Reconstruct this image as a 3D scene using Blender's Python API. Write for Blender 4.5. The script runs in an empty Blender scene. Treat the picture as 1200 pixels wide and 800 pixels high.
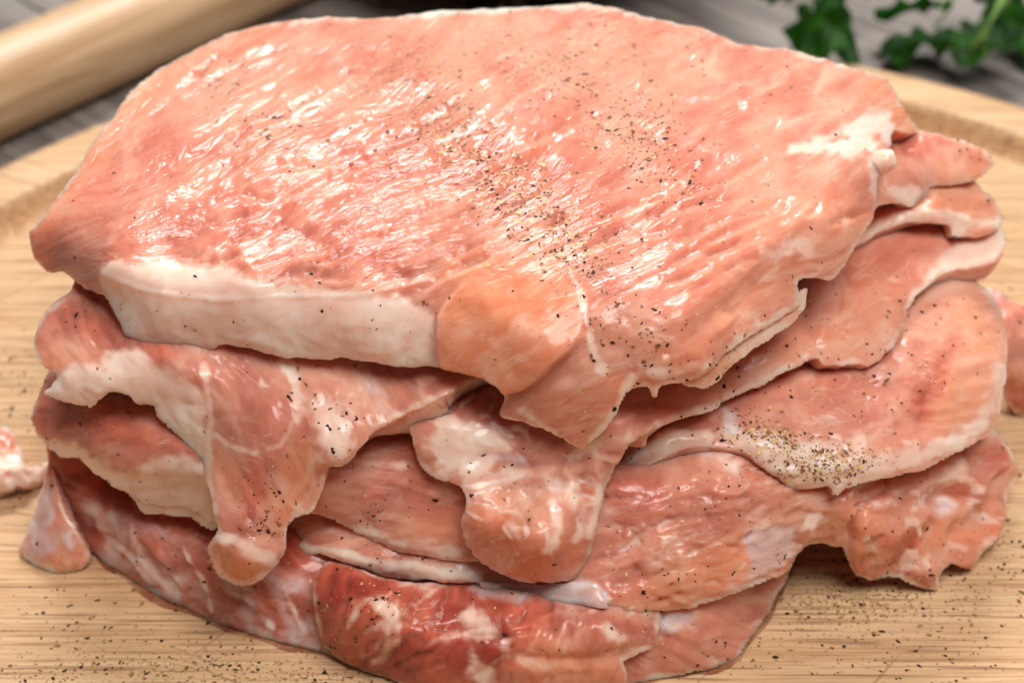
import bpy, bmesh, math, random
import numpy as np
from mathutils import Vector, Matrix

# ------------------------------------------------------------------ camera, world, lamps, exposure
# all lengths below are written in centimetres and turned into metres by CM
CM = 0.01
scene = bpy.context.scene
col = scene.collection
PITCH = math.radians(36.0)
CAM = np.array([0.0, -30.4, 26.7])
FOCAL = 70.0
cam_data = bpy.data.cameras.new("camera")
cam_data.lens = FOCAL
cam_data.sensor_width = 36.0
cam_data.clip_start = 0.01
cam_data.clip_end = 20.0
cam_data.dof.use_dof = True
cam_data.dof.focus_distance = 0.348
cam_data.dof.aperture_fstop = 17.0
cam = bpy.data.objects.new("camera", cam_data)
cam.location = CAM * CM
cam.rotation_euler = (math.radians(90) - PITCH, 0, 0)
col.objects.link(cam)
scene.camera = cam

world = bpy.data.worlds.new("World")
scene.world = world
world.use_nodes = True
world.node_tree.nodes["Background"].inputs[0].default_value = (0.98, 0.97, 1.0, 1)
world.node_tree.nodes["Background"].inputs[1].default_value = 0.045

def area(name, loc, target, size, size_y, power, color):
    d = bpy.data.lights.new(name, 'AREA')
    d.shape = 'RECTANGLE'
    d.size = size * CM
    d.size_y = size_y * CM
    d.energy = power
    d.color = color
    o = bpy.data.objects.new(name, d)
    o.location = Vector(loc) * CM
    o.rotation_euler = (Vector(target) - Vector(loc)).to_track_quat('-Z', 'Y').to_euler()
    col.objects.link(o)
    return o

area("window_light", (-6, 66, 84), (0, 2, 4), 50, 28, 10.8, (1.0, 0.98, 0.965))
area("soft_light", (22, -36, 108), (0, 0, 3), 56, 56, 12.8, (1.0, 0.965, 0.93))

vs = scene.view_settings
vs.view_transform = 'Standard'
vs.look = 'None'
vs.exposure = 0.1
vs.gamma = 1.0
vs.use_curve_mapping = False
scene.cycles.use_denoising = True
scene.cycles.max_bounces = 5
scene.cycles.use_adaptive_sampling = True
scene.cycles.adaptive_threshold = 0.03
scene.cycles.sample_clamp_indirect = 6.0

# ------------------------------------------------------------------ maths helpers
rng = np.random.default_rng(7)
random.seed(7)
_perm = np.random.default_rng(3).permutation(256)
_perm = np.concatenate([_perm, _perm, _perm])
_g = np.random.default_rng(4).normal(size=(256, 3))
_g /= np.linalg.norm(_g, axis=1)[:, None]

def noise(x, y, z=0.0, seed=0):
    """gradient noise, about -1..1"""
    x = np.asarray(x, float) + seed * 17.31
    y = np.asarray(y, float) + seed * 5.77
    z = np.asarray(z, float) + np.zeros_like(x) + seed * 2.13
    xi = np.floor(x).astype(int); yi = np.floor(y).astype(int); zi = np.floor(z).astype(int)
    xf = x - xi; yf = y - yi; zf = z - zi
    f = lambda t: t * t * t * (t * (t * 6 - 15) + 10)
    u, v, w = f(xf), f(yf), f(zf)
    def g(a, b, c):
        h = _perm[_perm[_perm[(xi + a) & 255] + ((yi + b) & 255)] + ((zi + c) & 255)]
        G = _g[h]
        return G[..., 0] * (xf - a) + G[..., 1] * (yf - b) + G[..., 2] * (zf - c)
    l = lambda a, b, t: a + (b - a) * t
    return 1.5 * l(l(l(g(0, 0, 0), g(1, 0, 0), u), l(g(0, 1, 0), g(1, 1, 0), u), v),
                   l(l(g(0, 0, 1), g(1, 0, 1), u), l(g(0, 1, 1), g(1, 1, 1), u), v), w)

def fbm(x, y, z=0.0, seed=0, octaves=3):
    s = 0; a = 1.0; n = 0
    for i in range(octaves):
        s = s + a * noise(np.asarray(x) * 2 ** i, np.asarray(y) * 2 ** i, np.asarray(z) * 2 ** i, seed + i * 3)
        n += a; a *= 0.5
    return s / n

def sstep(a, b, x):
    t = np.clip((x - a) / (b - a), 0, 1)
    return t * t * (3 - 2 * t)

def ray(u, v):
    x = (np.asarray(u, float) - 600) / 1200 * 36 / FOCAL
    y = -(np.asarray(v, float) - 400) / 1200 * 36 / FOCAL
    c, s = math.cos(PITCH), math.sin(PITCH)
    return np.stack([x, c + y * s, -s + y * c], -1)

def at(u, v, z):
    d = ray(u, v)
    return CAM + d * ((z - CAM[2]) / d[..., 2])[..., None]

def depth_of(u, v, kind, val):
    d = ray(u, v)
    return (val - CAM[2]) / d[2] if kind == 'z' else (val - CAM[1]) / d[1]

PPCM = 65.0          # about how many chart units make one centimetre

def spline(pts, closed=True, n=6):
    P = np.array(pts, float)
    m = len(P)
    out = []
    for i in range(m):
        p0, p1, p2, p3 = P[(i - 1) % m], P[i], P[(i + 1) % m], P[(i + 2) % m]
        for k in range(n):
            t = k / n
            out.append(0.5 * ((2 * p1) + (p2 - p0) * t + (2 * p0 - 5 * p1 + 4 * p2 - p3) * t * t
                              + (3 * p1 - p0 - 3 * p2 + p3) * t ** 3))
    return np.array(out)

def seg_dist(U, V, a, b):
    """distance to segment and parameter"""
    dx, dy = b[0] - a[0], b[1] - a[1]
    L = dx * dx + dy * dy + 1e-9
    t = np.clip(((U - a[0]) * dx + (V - a[1]) * dy) / L, 0, 1)
    ex = U - a[0] - t * dx; ey = V - a[1] - t * dy
    return ex * ex + ey * ey, t

def poly_sd(U, V, P, nearest=False):
    """signed distance (positive inside) to a closed polygon"""
    best = np.full(U.shape, 1e18)
    nx = np.zeros(U.shape); ny = np.zeros(U.shape)
    inside = np.zeros(U.shape, bool)
    m = len(P)
    for i in range(m):
        a, b = P[i], P[(i + 1) % m]
        d2, t = seg_dist(U, V, a, b)
        k = d2 < best
        best = np.where(k, d2, best)
        if nearest:
            nx = np.where(k, a[0] + t * (b[0] - a[0]), nx)
            ny = np.where(k, a[1] + t * (b[1] - a[1]), ny)
        if a[1] != b[1]:
            c = ((a[1] > V) != (b[1] > V)) & (U < (b[0] - a[0]) * (V - a[1]) / (b[1] - a[1]) + a[0])
            inside ^= c
    sd = np.sqrt(best) * np.where(inside, 1, -1)
    return (sd, nx, ny) if nearest else sd

# ------------------------------------------------------------------ material helpers
def new_mat(name):
    m = bpy.data.materials.new(name)
    m.use_nodes = True
    nt = m.node_tree
    for n in list(nt.nodes):
        nt.nodes.remove(n)
    out = nt.nodes.new('ShaderNodeOutputMaterial')
    b = nt.nodes.new('ShaderNodeBsdfPrincipled')
    nt.links.new(b.outputs[0], out.inputs[0])
    return m, nt, b

class NT:
    def __init__(s, nt): s.nt = nt
    def n(s, t, **kw):
        o = s.nt.nodes.new(t)
        for k, v in kw.items(): setattr(o, k, v)
        return o
    def put(s, sock, v):
        if hasattr(v, 'is_linked') or hasattr(v, 'links'): s.nt.links.new(v, sock)
        else: sock.default_value = v
    def math(s, op, a, b=None, c=None, clamp=False):
        o = s.n('ShaderNodeMath', operation=op, use_clamp=clamp)
        s.put(o.inputs[0], a)
        if b is not None: s.put(o.inputs[1], b)
        if c is not None: s.put(o.inputs[2], c)
        return o.outputs[0]
    def mix(s, f, a, b, mode='MIX'):
        o = s.n('ShaderNodeMix', data_type='RGBA', blend_type=mode)
        s.put(o.inputs[0], f); s.put(o.inputs[6], a); s.put(o.inputs[7], b)
        return o.outputs[2]
    def vmul(s, v, k):
        o = s.n('ShaderNodeVectorMath', operation='MULTIPLY')
        s.put(o.inputs[0], v); o.inputs[1].default_value = k
        return o.outputs[0]
    def noise(s, v, scale, detail=3.0, rough=0.55, dist=0.0):
        o = s.n('ShaderNodeTexNoise')
        s.put(o.inputs['Vector'], v)
        o.inputs['Scale'].default_value = scale
        o.inputs['Detail'].default_value = detail
        o.inputs['Roughness'].default_value = rough
        o.inputs['Distortion'].default_value = dist
        return o.outputs[0]
    def step(s, x, a, b, lo=0.0, hi=1.0):
        o = s.n('ShaderNodeMapRange', interpolation_type='SMOOTHSTEP')
        s.put(o.inputs[0], x)
        o.inputs[1].default_value = a; o.inputs[2].default_value = b
        o.inputs[3].default_value = lo; o.inputs[4].default_value = hi
        return o.outputs[0]
    def bump(s, h, strength, dist, normal=None):
        o = s.n('ShaderNodeBump')
        o.inputs['Strength'].default_value = strength
        o.inputs['Distance'].default_value = dist
        s.put(o.inputs['Height'], h)
        if normal is not None: s.put(o.inputs['Normal'], normal)
        return o.outputs[0]

def rgb(r, g, b): return (r, g, b, 1.0)

def meat_material():
    m, nt, b = new_mat("raw_pork")
    k = NT(nt)
    a1 = k.n('ShaderNodeAttribute', attribute_name='tissue')
    sp = k.n('ShaderNodeSeparateColor')
    nt.links.new(a1.outputs['Color'], sp.inputs[0])
    fat, red, silver = sp.outputs[0], sp.outputs[1], sp.outputs[2]
    pale = a1.outputs['Alpha']
    a2 = k.n('ShaderNodeAttribute', attribute_name='fibre')
    fib = a2.outputs['Vector']
    fs = k.vmul(fib, (1.0, 4.5, 2.0))
    fs2 = k.vmul(fib, (1.0, 3.6, 2.0))
    n_big = k.noise(fib, 0.9, 3.0)
    n_str = k.noise(k.vmul(fib, (1.0, 3.0, 2.0)), 1.3, 2.0, 0.5, 0.4)
    n_fine = k.noise(fs2, 9.0, 3.0, 0.6, 0.4)
    n_mic = k.noise(fib, 26.0, 2.0, 0.6)
    n_edge = k.noise(k.vmul(fib, (1.0, 1.7, 1.5)), 2.4, 3.0, 0.5, 0.6)
    grain = k.n('ShaderNodeAttribute', attribute_name='grain').outputs['Fac']
    lean = k.mix(k.step(n_str, 0.32, 0.68), rgb(0.57, 0.172, 0.114), rgb(0.65, 0.245, 0.170))
    lean = k.mix(k.step(n_big, 0.38, 0.68, 0.0, 0.75), lean, rgb(0.75, 0.362, 0.248))
    lean = k.mix(k.math('MULTIPLY', k.math('SUBTRACT', 1.0, grain, clamp=True), 0.22), lean, rgb(0.78, 0.44, 0.33))
    lean = k.mix(pale, lean, k.mix(k.step(n_str, 0.25, 0.75), rgb(0.79, 0.275, 0.135), rgb(0.80, 0.35, 0.20)))
    lean = k.mix(k.math('MULTIPLY', red, 0.92), lean, k.mix(k.step(n_str, 0.35, 0.65), rgb(0.34, 0.042, 0.028), rgb(0.58, 0.130, 0.078)))
    # pale connective tissue through the lean
    rid = k.math('ABSOLUTE', k.math('SUBTRACT', k.noise(fs, 0.9, 3.0, 0.5, 1.2), 0.5))
    vein = k.math('MULTIPLY', k.step(rid, 0.03, 0.0), k.step(k.noise(fib, 1.3, 2.0), 0.48, 0.68))
    haze = k.step(k.noise(k.vmul(fib, (0.8, 1.5, 1.0)), 1.4, 3.0, 0.5, 0.9), 0.46, 0.74, 0.0, 0.72)
    haze = k.math('MULTIPLY', haze, k.math('SUBTRACT', 1.05, k.math('MULTIPLY', grain, 0.75)))
    haze = k.math('MULTIPLY', haze, k.math('SUBTRACT', 1.0, k.math('MULTIPLY', red, 0.85)))
    lean = k.mix(haze, lean, rgb(0.83, 0.52, 0.39))
    lean = k.mix(k.math('MULTIPLY', vein, 0.4), lean, rgb(0.84, 0.60, 0.48))
    wob = k.math('MULTIPLY', k.math('SUBTRACT', n_edge, 0.5), 1.5)
    wob = k.math('ADD', wob, k.math('MULTIPLY', k.math('SUBTRACT', n_fine, 0.5), 0.12))
    band = k.math('MULTIPLY', k.math('MULTIPLY', fat, k.math('SUBTRACT', 1.15, fat)), 3.4)
    ffac = k.step(k.math('ADD', fat, k.math('MULTIPLY', wob, band)), 0.10, 0.95)
    fatc = k.mix(k.step(n_big, 0.3, 0.7), rgb(0.89, 0.60, 0.475), rgb(0.91, 0.715, 0.61))
    fatc = k.mix(k.step(n_edge, 0.42, 0.75, 0.0, 0.55), fatc, rgb(0.84, 0.50, 0.38))
    base = k.mix(ffac, lean, fatc)
    band2 = k.math('MULTIPLY', k.math('MULTIPLY', silver, k.math('SUBTRACT', 1.15, silver)), 3.4)
    sfac = k.step(k.math('ADD', silver, k.math('MULTIPLY', wob, band2)), 0.12, 1.0, 0.0, 0.85)
    base = k.mix(sfac, base, k.mix(k.step(n_str, 0.4, 0.7), rgb(0.66, 0.46, 0.44), rgb(0.86, 0.77, 0.75)))
    nt.links.new(base, b.inputs['Base Color'])
    b.inputs['Subsurface Weight'].default_value = 0.9
    b.inputs['Subsurface Radius'].default_value = (1.0, 0.55, 0.40)
    b.inputs['Subsurface Scale'].default_value = 0.0052
    b.inputs['IOR'].default_value = 1.42
    nt.links.new(k.step(n_fine, 0.3, 0.7, 0.26, 0.42), b.inputs['Roughness'])
    b.inputs['Specular IOR Level'].default_value = 0.10
    amt = k.math('MULTIPLY', k.math('SUBTRACT', 1.0, k.math('MULTIPLY', ffac, 0.75)), grain)
    h1 = k.math('MULTIPLY', k.noise(fs2, 2.4, 3.0, 0.5, 0.9), amt)
    n1 = k.bump(h1, 1.0, 0.00060)
    h2 = k.math('MULTIPLY', n_fine, amt)
    n2 = k.bump(h2, 1.0, 0.00003, n1)
    n3 = k.bump(n_mic, 1.0, 0.000012, n2)
    nt.links.new(n3, b.inputs['Normal'])
    nt.links.new(k.step(grain, 0.2, 1.0, 0.5, 0.62), b.inputs['Coat Weight'])
    nt.links.new(k.step(grain, 0.2, 0.9, 0.17, 0.125), b.inputs['Coat Roughness'])
    nt.links.new(n2, b.inputs['Coat Normal'])
    return m

MEAT = meat_material()

def object_coords_cm(k):
    tc = k.n('ShaderNodeTexCoord')
    return k.vmul(tc.outputs['Object'], (100.0, 100.0, 100.0))

def board_material():
    m, nt, b = new_mat("bamboo_board")
    k = NT(nt)
    p = object_coords_cm(k)
    lam = k.vmul(p, (0.03, 0.55, 0.55))
    grain = k.noise(k.vmul(p, (0.12, 5.0, 5.0)), 1.0, 5.0, 0.62, 0.25)
    fine = k.noise(k.vmul(p, (0.30, 16.0, 16.0)), 1.0, 4.0, 0.65, 0.3)
    dash = k.noise(k.vmul(p, (0.35, 12.0, 12.0)), 1.0, 3.0, 0.6, 0.2)
    tone = k.noise(lam, 1.0, 2.0)
    c = k.mix(k.step(grain, 0.3, 0.72), rgb(0.53, 0.305, 0.150), rgb(0.71, 0.47, 0.27))
    c = k.mix(k.step(tone, 0.35, 0.65, 0.0, 0.45), c, rgb(0.71, 0.485, 0.285))
    c = k.mix(k.step(fine, 0.5, 0.66, 0.0, 0.6), c, rgb(0.27, 0.125, 0.052))
    c = k.mix(k.step(dash, 0.53, 0.67, 0.0, 0.65), c, rgb(0.17, 0.068, 0.028))
    rot = k.n('ShaderNodeMapping'); rot.inputs['Rotation'].default_value = (0, 0, 0.5)
    nt.links.new(p, rot.inputs['Vector'])
    cuts = k.math('MULTIPLY', k.step(k.noise(k.vmul(rot.outputs[0], (0.12, 7.0, 1.0)), 1.0, 1.0, 0.4, 0.1), 0.70, 0.74), 0.6)
    rot2 = k.n('ShaderNodeMapping'); rot2.inputs['Rotation'].default_value = (0, 0, -0.9)
    nt.links.new(p, rot2.inputs['Vector'])
    cuts = k.math('MAXIMUM', cuts, k.math('MULTIPLY', k.step(k.noise(k.vmul(rot2.outputs[0], (0.15, 6.0, 1.0)), 1.0, 1.0, 0.4, 0.1), 0.71, 0.75), 0.5))
    c = k.mix(cuts, c, rgb(0.24, 0.115, 0.05))
    c = k.mix(k.step(k.noise(p, 0.22, 4.0, 0.6, 0.5), 0.52, 0.72, 0.0, 0.4), c, rgb(0.40, 0.205, 0.09))
    nt.links.new(c, b.inputs['Base Color'])
    nt.links.new(k.step(fine, 0.3, 0.7, 0.5, 0.7), b.inputs['Roughness'])
    b.inputs['Specular IOR Level'].default_value = 0.25
    h = k.math('SUBTRACT', k.math('MULTIPLY', fine, 0.6), k.step(dash, 0.6, 0.76, 0.0, 0.6))
    nt.links.new(k.bump(h, 0.5, 0.0005), b.inputs['Normal'])
    return m

def table_material():
    m, nt, b = new_mat("weathered_grey_wood")
    k = NT(nt)
    p = object_coords_cm(k)
    info = k.n('ShaderNodeObjectInfo')
    off = k.n('ShaderNodeVectorMath', operation='ADD')
    nt.links.new(p, off.inputs[0])
    nt.links.new(k.vmul(info.outputs['Random'], (37.0, 11.0, 5.0)), off.inputs[1])
    p = off.outputs[0]
    g = k.noise(k.vmul(p, (0.09, 1.3, 1.3)), 1.0, 5.0, 0.62, 0.6)
    f = k.noise(k.vmul(p, (0.2, 5.0, 5.0)), 1.0, 4.0, 0.65, 0.3)
    c = k.mix(k.step(g, 0.28, 0.72), rgb(0.10, 0.083, 0.072), rgb(0.30, 0.265, 0.235))
    c = k.mix(k.step(f, 0.5, 0.75, 0.0, 0.6), c, rgb(0.10, 0.078, 0.066))
    c = k.mix(k.math('MULTIPLY', info.outputs['Random'], 0.35), c, rgb(0.33, 0.29, 0.26))
    nt.links.new(c, b.inputs['Base Color'])
    b.inputs['Roughness'].default_value = 0.6
    nt.links.new(k.bump(f, 0.5, 0.001), b.inputs['Normal'])
    return m

def wood_material(name, c0, c1, rough=0.45, axis=0):
    m, nt, b = new_mat(name)
    k = NT(nt)
    p = object_coords_cm(k)
    s = [1.6, 1.6, 1.6]; s[axis] = 0.12
    g = k.noise(k.vmul(p, s), 1.0, 5.0, 0.6, 0.5)
    s = [7.0, 7.0, 7.0]; s[axis] = 0.3
    f = k.noise(k.vmul(p, s), 1.0, 3.0, 0.6, 0.2)
    c = k.mix(k.step(g, 0.3, 0.7), rgb(*c0), rgb(*c1))
    c = k.mix(k.step(f, 0.55, 0.75, 0.0, 0.35), c, rgb(*[x * 0.55 for x in c0]))
    nt.links.new(c, b.inputs['Base Color'])
    b.inputs['Roughness'].default_value = rough
    nt.links.new(k.bump(f, 0.3, 0.0004), b.inputs['Normal'])
    return m

def leaf_material():
    m, nt, b = new_mat("parsley_leaf")
    k = NT(nt)
    p = object_coords_cm(k)
    n = k.noise(p, 1.4, 4.0, 0.6)
    f = k.noise(p, 6.0, 3.0, 0.6)
    c = k.mix(k.step(n, 0.3, 0.7), rgb(0.002, 0.012, 0.001), rgb(0.014, 0.065, 0.002))
    c = k.mix(k.step(f, 0.55, 0.75, 0.0, 0.4), c, rgb(0.022, 0.085, 0.006))
    nt.links.new(c, b.inputs['Base Color'])
    b.inputs['Roughness'].default_value = 0.5
    b.inputs['Specular IOR Level'].default_value = 0.12
    b.inputs['Subsurface Weight'].default_value = 0.25
    b.inputs['Subsurface Radius'].default_value = (0.5, 1.0, 0.2)
    b.inputs['Subsurface Scale'].default_value = 0.002
    nt.links.new(k.bump(k.noise(p, 3.0, 3.0), 0.6, 0.002), b.inputs['Normal'])
    return m

def grain_material(name, c0, c1, rough):
    m, nt, b = new_mat(name)
    k = NT(nt)
    p = object_coords_cm(k)
    n = k.noise(p, 9.0, 2.0)
    nt.links.new(k.mix(k.step(n, 0.35, 0.65), rgb(*c0), rgb(*c1)), b.inputs['Base Color'])
    b.inputs['Roughness'].default_value = rough
    b.inputs['Specular IOR Level'].default_value = 0.12
    return m

# ------------------------------------------------------------------ object helpers
def tag(o, label=None, category=None, group=None, kind=None):
    if label: o['label'] = label
    if category: o['category'] = category
    if group: o['group'] = group
    if kind: o['kind'] = kind
    return o

def mesh_obj(name, verts, faces, mat, parent=None, smooth=True):
    me = bpy.data.meshes.new(name)
    me.from_pydata([tuple(v) for v in verts], [], [tuple(f) for f in faces])
    me.materials.append(mat)
    if smooth:
        me.polygons.foreach_set('use_smooth', np.ones(len(me.polygons), bool))
    o = bpy.data.objects.new(name, me)
    col.objects.link(o)
    if parent is not None:
        o.parent = parent
        o.matrix_parent_inverse = Matrix.Translation(-parent.location)
    return o

# ------------------------------------------------------------------ setting: table, cutting board
TABLE_Z = -1.9
TABLE = table_material()
table = bpy.data.objects.new("table", None)
table.location = (0, 0, TABLE_Z * CM)
col.objects.link(table)
tag(table, kind='structure')

def box_mesh(name, sx, sy, sz, bevel):
    bm = bmesh.new()
    bmesh.ops.create_cube(bm, size=1.0)
    bmesh.ops.scale(bm, vec=(sx, sy, sz), verts=bm.verts)
    bmesh.ops.bevel(bm, geom=bm.edges[:], offset=bevel, segments=2, affect='EDGES', profile=0.6)
    me = bpy.data.meshes.new(name)
    bm.to_mesh(me); bm.free()
    return me

PLANK_W = 9.0
plank_me = box_mesh("plank", 260 * CM, (PLANK_W - 0.12) * CM, 2.0 * CM, 0.1 * CM)
plank_me.materials.append(TABLE)
for i in range(-11, 12):
    o = bpy.data.objects.new("plank", plank_me)
    col.objects.link(o)
    o.parent = table
    a = math.radians(135)
    t = (i + 0.35) * PLANK_W
    o.location = (-math.sin(a) * t * CM, math.cos(a) * t * CM + 0.10, -1.0 * CM + random.uniform(-0.03, 0.03) * CM)
    o.rotation_euler = (0, 0, a)

BOARD = board_material()
BC = (2.0, 1.4)
def lathe(profile, seg):
    V = []; F = []
    for r, z in profile:
        for j in range(seg):
            t = 2 * math.pi * j / seg
            V.append((r * math.cos(t), r * math.sin(t), z))
    for i in range(len(profile) - 1):
        for j in range(seg):
            j2 = (j + 1) % seg
            F.append((i * seg + j, i * seg + j2, (i + 1) * seg + j2, (i + 1) * seg + j))
    F.append(tuple(range(seg - 1, -1, -1)))
    F.append(tuple((len(profile) - 1) * seg + j for j in range(seg)))
    return V, F
prof = [(19.4, -1.85), (19.85, -1.75), (20.0, -1.5), (20.0, -0.35), (19.9, -0.1), (19.65, 0.0), (18.42, 0.0), (18.34, -0.04)]
for i in range(1, 10):
    a = math.pi * i / 10
    prof.append((17.7 + 0.62 * math.cos(a), -0.04 - 0.85 * math.sin(a) ** 0.7))
prof += [(17.06, -0.04), (16.98, 0.0)]
V, F = lathe([(r * CM, z * CM) for r, z in prof], 192)
board = mesh_obj("cutting_board", V, F, BOARD)
board.location = (BC[0] * CM, BC[1] * CM, 0)
tag(board, "round light wooden cutting board with a juice groove, under the meat stack", "cutting board")

# ------------------------------------------------------------------ meat slices
PIECES = []

class Slice:
    """One slab of meat: an outline in chart units, a smooth mid surface through control points,
    thickness behind it, sculpted and painted per vertex."""
    def __init__(s, outline, ctrl=None, step=3.0, thick=1.0, edge=0.35, jag=1.6, fibre=-25, seed=1, base=None, off=0.0, lam=0.002, wamp=0.25, wfreq=0.6):
        s.seed = seed
        P = spline(outline)
        d = np.diff(np.vstack([P, P[:1]]), axis=0)
        arc = np.cumsum(np.hypot(d[:, 0], d[:, 1]))
        nx, ny = -d[:, 1], d[:, 0]
        L = np.hypot(nx, ny) + 1e-6
        j = jag * (noise(arc / 17.0, arc * 0 + seed * 3.3, 0, seed) + 0.7 * noise(arc / 7.0, arc * 0, 0, seed + 5))
        P = P + np.stack([nx / L * j, ny / L * j], -1)
        s.P = P
        s.step = step
        u0, v0 = P.min(0) - 3 * step; u1, v1 = P.max(0) + 3 * step
        s.u0, s.v0 = u0, v0
        U, V = np.meshgrid(np.arange(u0, u1, step), np.arange(v0, v1, step))
        s.ctrl = ctrl; s.base = base; s.off = off
        if base is None:
            C = np.array([(c[0], c[1]) for c in ctrl], float) / 100
            T = np.array([depth_of(*c) for c in ctrl])
            n = len(C)
            K = s.kern(C, C) + lam * np.eye(n)
            Q = np.hstack([np.ones((n, 1)), C])
            A = np.block([[K, Q], [Q.T, np.zeros((3, 3))]])
            s.sol = np.linalg.solve(A, np.concatenate([T, np.zeros(3)]))
            s.C = C
        # regular chart
        sd, nxp, nyp = poly_sd(U, V, P, True)
        s.keep = sd > -0.7 * step
        s.snap = s.keep & (sd < 0.3 * step)
        s.U = np.where(s.snap, nxp, U); s.V = np.where(s.snap, nyp, V)
        s.sd = np.where(s.snap, 0, sd)
        s.dcm = np.clip(s.sd, 0, None) / PPCM
        t0 = s.depth(U, V)
        P0 = CAM + ray(U, V) * t0[..., None]
        s.N = s.normals(P0)
        t = s.depth(s.U, s.V)
        k = np.clip(1 - s.dcm / edge, 0, 1)
        t = t + edge * 0.32 * (1 - np.sqrt(np.clip(1 - k * k, 0, 1)))
        s.X = CAM + ray(s.U, s.V) * t[..., None]
        s.thick = thick; s.edge = edge; s.grain = 0.35; s.aniso = 0.6; s.rim = 0.85
        s.h = np.zeros(U.shape)
        z = np.zeros(U.shape)
        s.fat = z.copy(); s.red = z.copy(); s.silver = z.copy(); s.pale = z.copy()
        a = math.radians(fibre)
        wx = (s.U - 600) / PPCM; wy = (s.V - 400) / PPCM
        wu = wx + wamp * noise(wx * wfreq, wy * wfreq, 0, seed + 2)
        wv = wy + wamp * noise(wx * wfreq, wy * wfreq, 3.3, seed + 4)
        s.fx = wu * math.cos(a) + wv * math.sin(a)
        s.fy = -wu * math.sin(a) + wv * math.cos(a)
        s.warp = fbm(s.U / 22.0, s.V / 22.0, 0, seed + 9, 3)
        PIECES.append(s)

    @staticmethod
    def kern(A, B):
        r2 = ((A[:, None, :] - B[None, :, :]) ** 2).sum(-1)
        return 0.5 * r2 * np.log(r2 + 1e-12)

    def depth(s, U, V):
        if s.base is not None:
            return s.base.depth(U, V) - s.off
        Q = np.stack([U.ravel(), V.ravel()], -1) / 100
        r = s.sol[len(s.C)] + Q @ s.sol[len(s.C) + 1:]
        for i in range(len(s.C)):
            r2 = ((Q - s.C[i]) ** 2).sum(-1)
            r += s.sol[i] * 0.5 * r2 * np.log(r2 + 1e-12)
        return r.reshape(U.shape)

    @staticmethod
    def normals(P):
        pv = np.gradient(P, axis=0); pu = np.gradient(P, axis=1)
        n = np.cross(pv, pu)
        return n / (np.linalg.norm(n, axis=-1, keepdims=True) + 1e-12)

    def stroke(s, pts, soft=5.0, warp=5.0, k=1.7):
        """brush mark along points (u, v, radius)"""
        best = np.full(s.U.shape, 1e9)
        if len(pts) == 1: pts = [pts[0], pts[0]]
        for a, b in zip(pts[:-1], pts[1:]):
            d2, t = seg_dist(s.U, s.V, a, b)
            best = np.minimum(best, np.sqrt(d2) - (a[2] + t * (b[2] - a[2])))
        soft = soft * k
        return sstep(soft, -soft, best + s.warp * warp * 1.6)

    def area(s, pts, soft=6.0, warp=6.0):
        soft = soft * 2.2
        return sstep(-soft, soft, poly_sd(s.U, s.V, np.array(pts, float)) + s.warp * warp * 1.5)

    def paint(s, ch, mask, amount=1.0):
        cur = getattr(s, ch)
        setattr(s, ch, np.maximum(cur, mask * amount))

    def wipe(s, ch, mask):
        setattr(s, ch, getattr(s, ch) * (1 - mask))

    def push(s, mask, cm):
        s.h = s.h + mask * cm

    def ridges(s, amp, along, across, mask=1.0, seed=0):
        n = np.abs(noise(s.fx / along, s.fy / across, 0, s.seed + seed))
        n2 = np.abs(noise(s.fx / along * 2.1, s.fy / across * 2.2, 4.4, s.seed + seed + 1))
        s.h = s.h + mask * amp * (1.6 * np.sqrt(n + 0.02) + 0.6 * np.sqrt(n2 + 0.02) - 1.0)

    def lumps(s, amp, size, mask=1.0, seed=0, octaves=3):
        s.h = s.h + mask * amp * fbm(s.X[..., 0] / size, s.X[..., 1] / size, s.X[..., 2] / size, s.seed + 20 + seed, octaves)

    def detail(s, n, deep, angle, box, seed, fat=0.5):
        """small folds, grooves and threads of tissue along the fibres"""
        r = np.random.default_rng(seed)
        for _ in range(n):
            u, v = r.uniform(box[0], box[2]), r.uniform(box[1], box[3])
            L = r.uniform(14, 70); a = math.radians(angle + r.normal() * 16)
            du, dv = L * math.cos(a), L * math.sin(a)
            mid_ = (u + du * 0.5 + r.normal() * 4, v + dv * 0.5 + r.normal() * 4)
            w = r.uniform(0.5, 4.0)
            m = s.stroke([(u, v, 0.3), (mid_[0], mid_[1], w), (u + du, v + dv, 0.3)], 3.0, 3.0)
            k = r.uniform()
            if k < 0.45: s.push(m, -deep * r.uniform(0.4, 1.2))
            elif k < 0.7: s.push(m, deep * r.uniform(0.4, 1.0))
            if r.uniform() < 0.45: s.paint('fat', m, fat * r.uniform(0.4, 1.2))
            elif r.uniform() < 0.3: s.paint('red', m, 0.35)

    def build(s, name, parent=None):
        rimw = 0.07 + 0.10 * noise(s.U / 40.0, s.V / 40.0, 0, s.seed + 31)
        s.fat = np.maximum(s.fat, s.rim * sstep(rimw + 0.07, rimw - 0.07, s.dcm) * (0.6 + 0.6 * s.warp))
        fade = sstep(0, 0.15, s.dcm)
        F = s.X + s.N * (s.h if s.base is not None else s.h * (0.25 + 0.75 * fade))[..., None]
        k = np.clip(1 - s.dcm / (s.thick * 0.30), 0, 1)
        T = s.thick * np.sqrt(np.clip(1 - k * k, 0, 1))
        B = F - s.N * T[..., None]
        floor = 0.012
        F[..., 2] = np.maximum(F[..., 2], floor)
        B[..., 2] = np.maximum(B[..., 2], floor * 0.6)
        s.F = F
        H, W = s.keep.shape
        K = s.keep
        q = K[:-1, :-1] & K[1:, :-1] & K[1:, 1:] & K[:-1, 1:]
        S = s.snap
        q &= ~(S[:-1, :-1] & S[1:, :-1] & S[1:, 1:] & S[:-1, 1:])
        idx = np.arange(H * W).reshape(H, W)
        i, j = np.nonzero(q)
        quads = np.stack([idx[i, j], idx[i + 1, j], idx[i + 1, j + 1], idx[i, j + 1]], -1)
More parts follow.
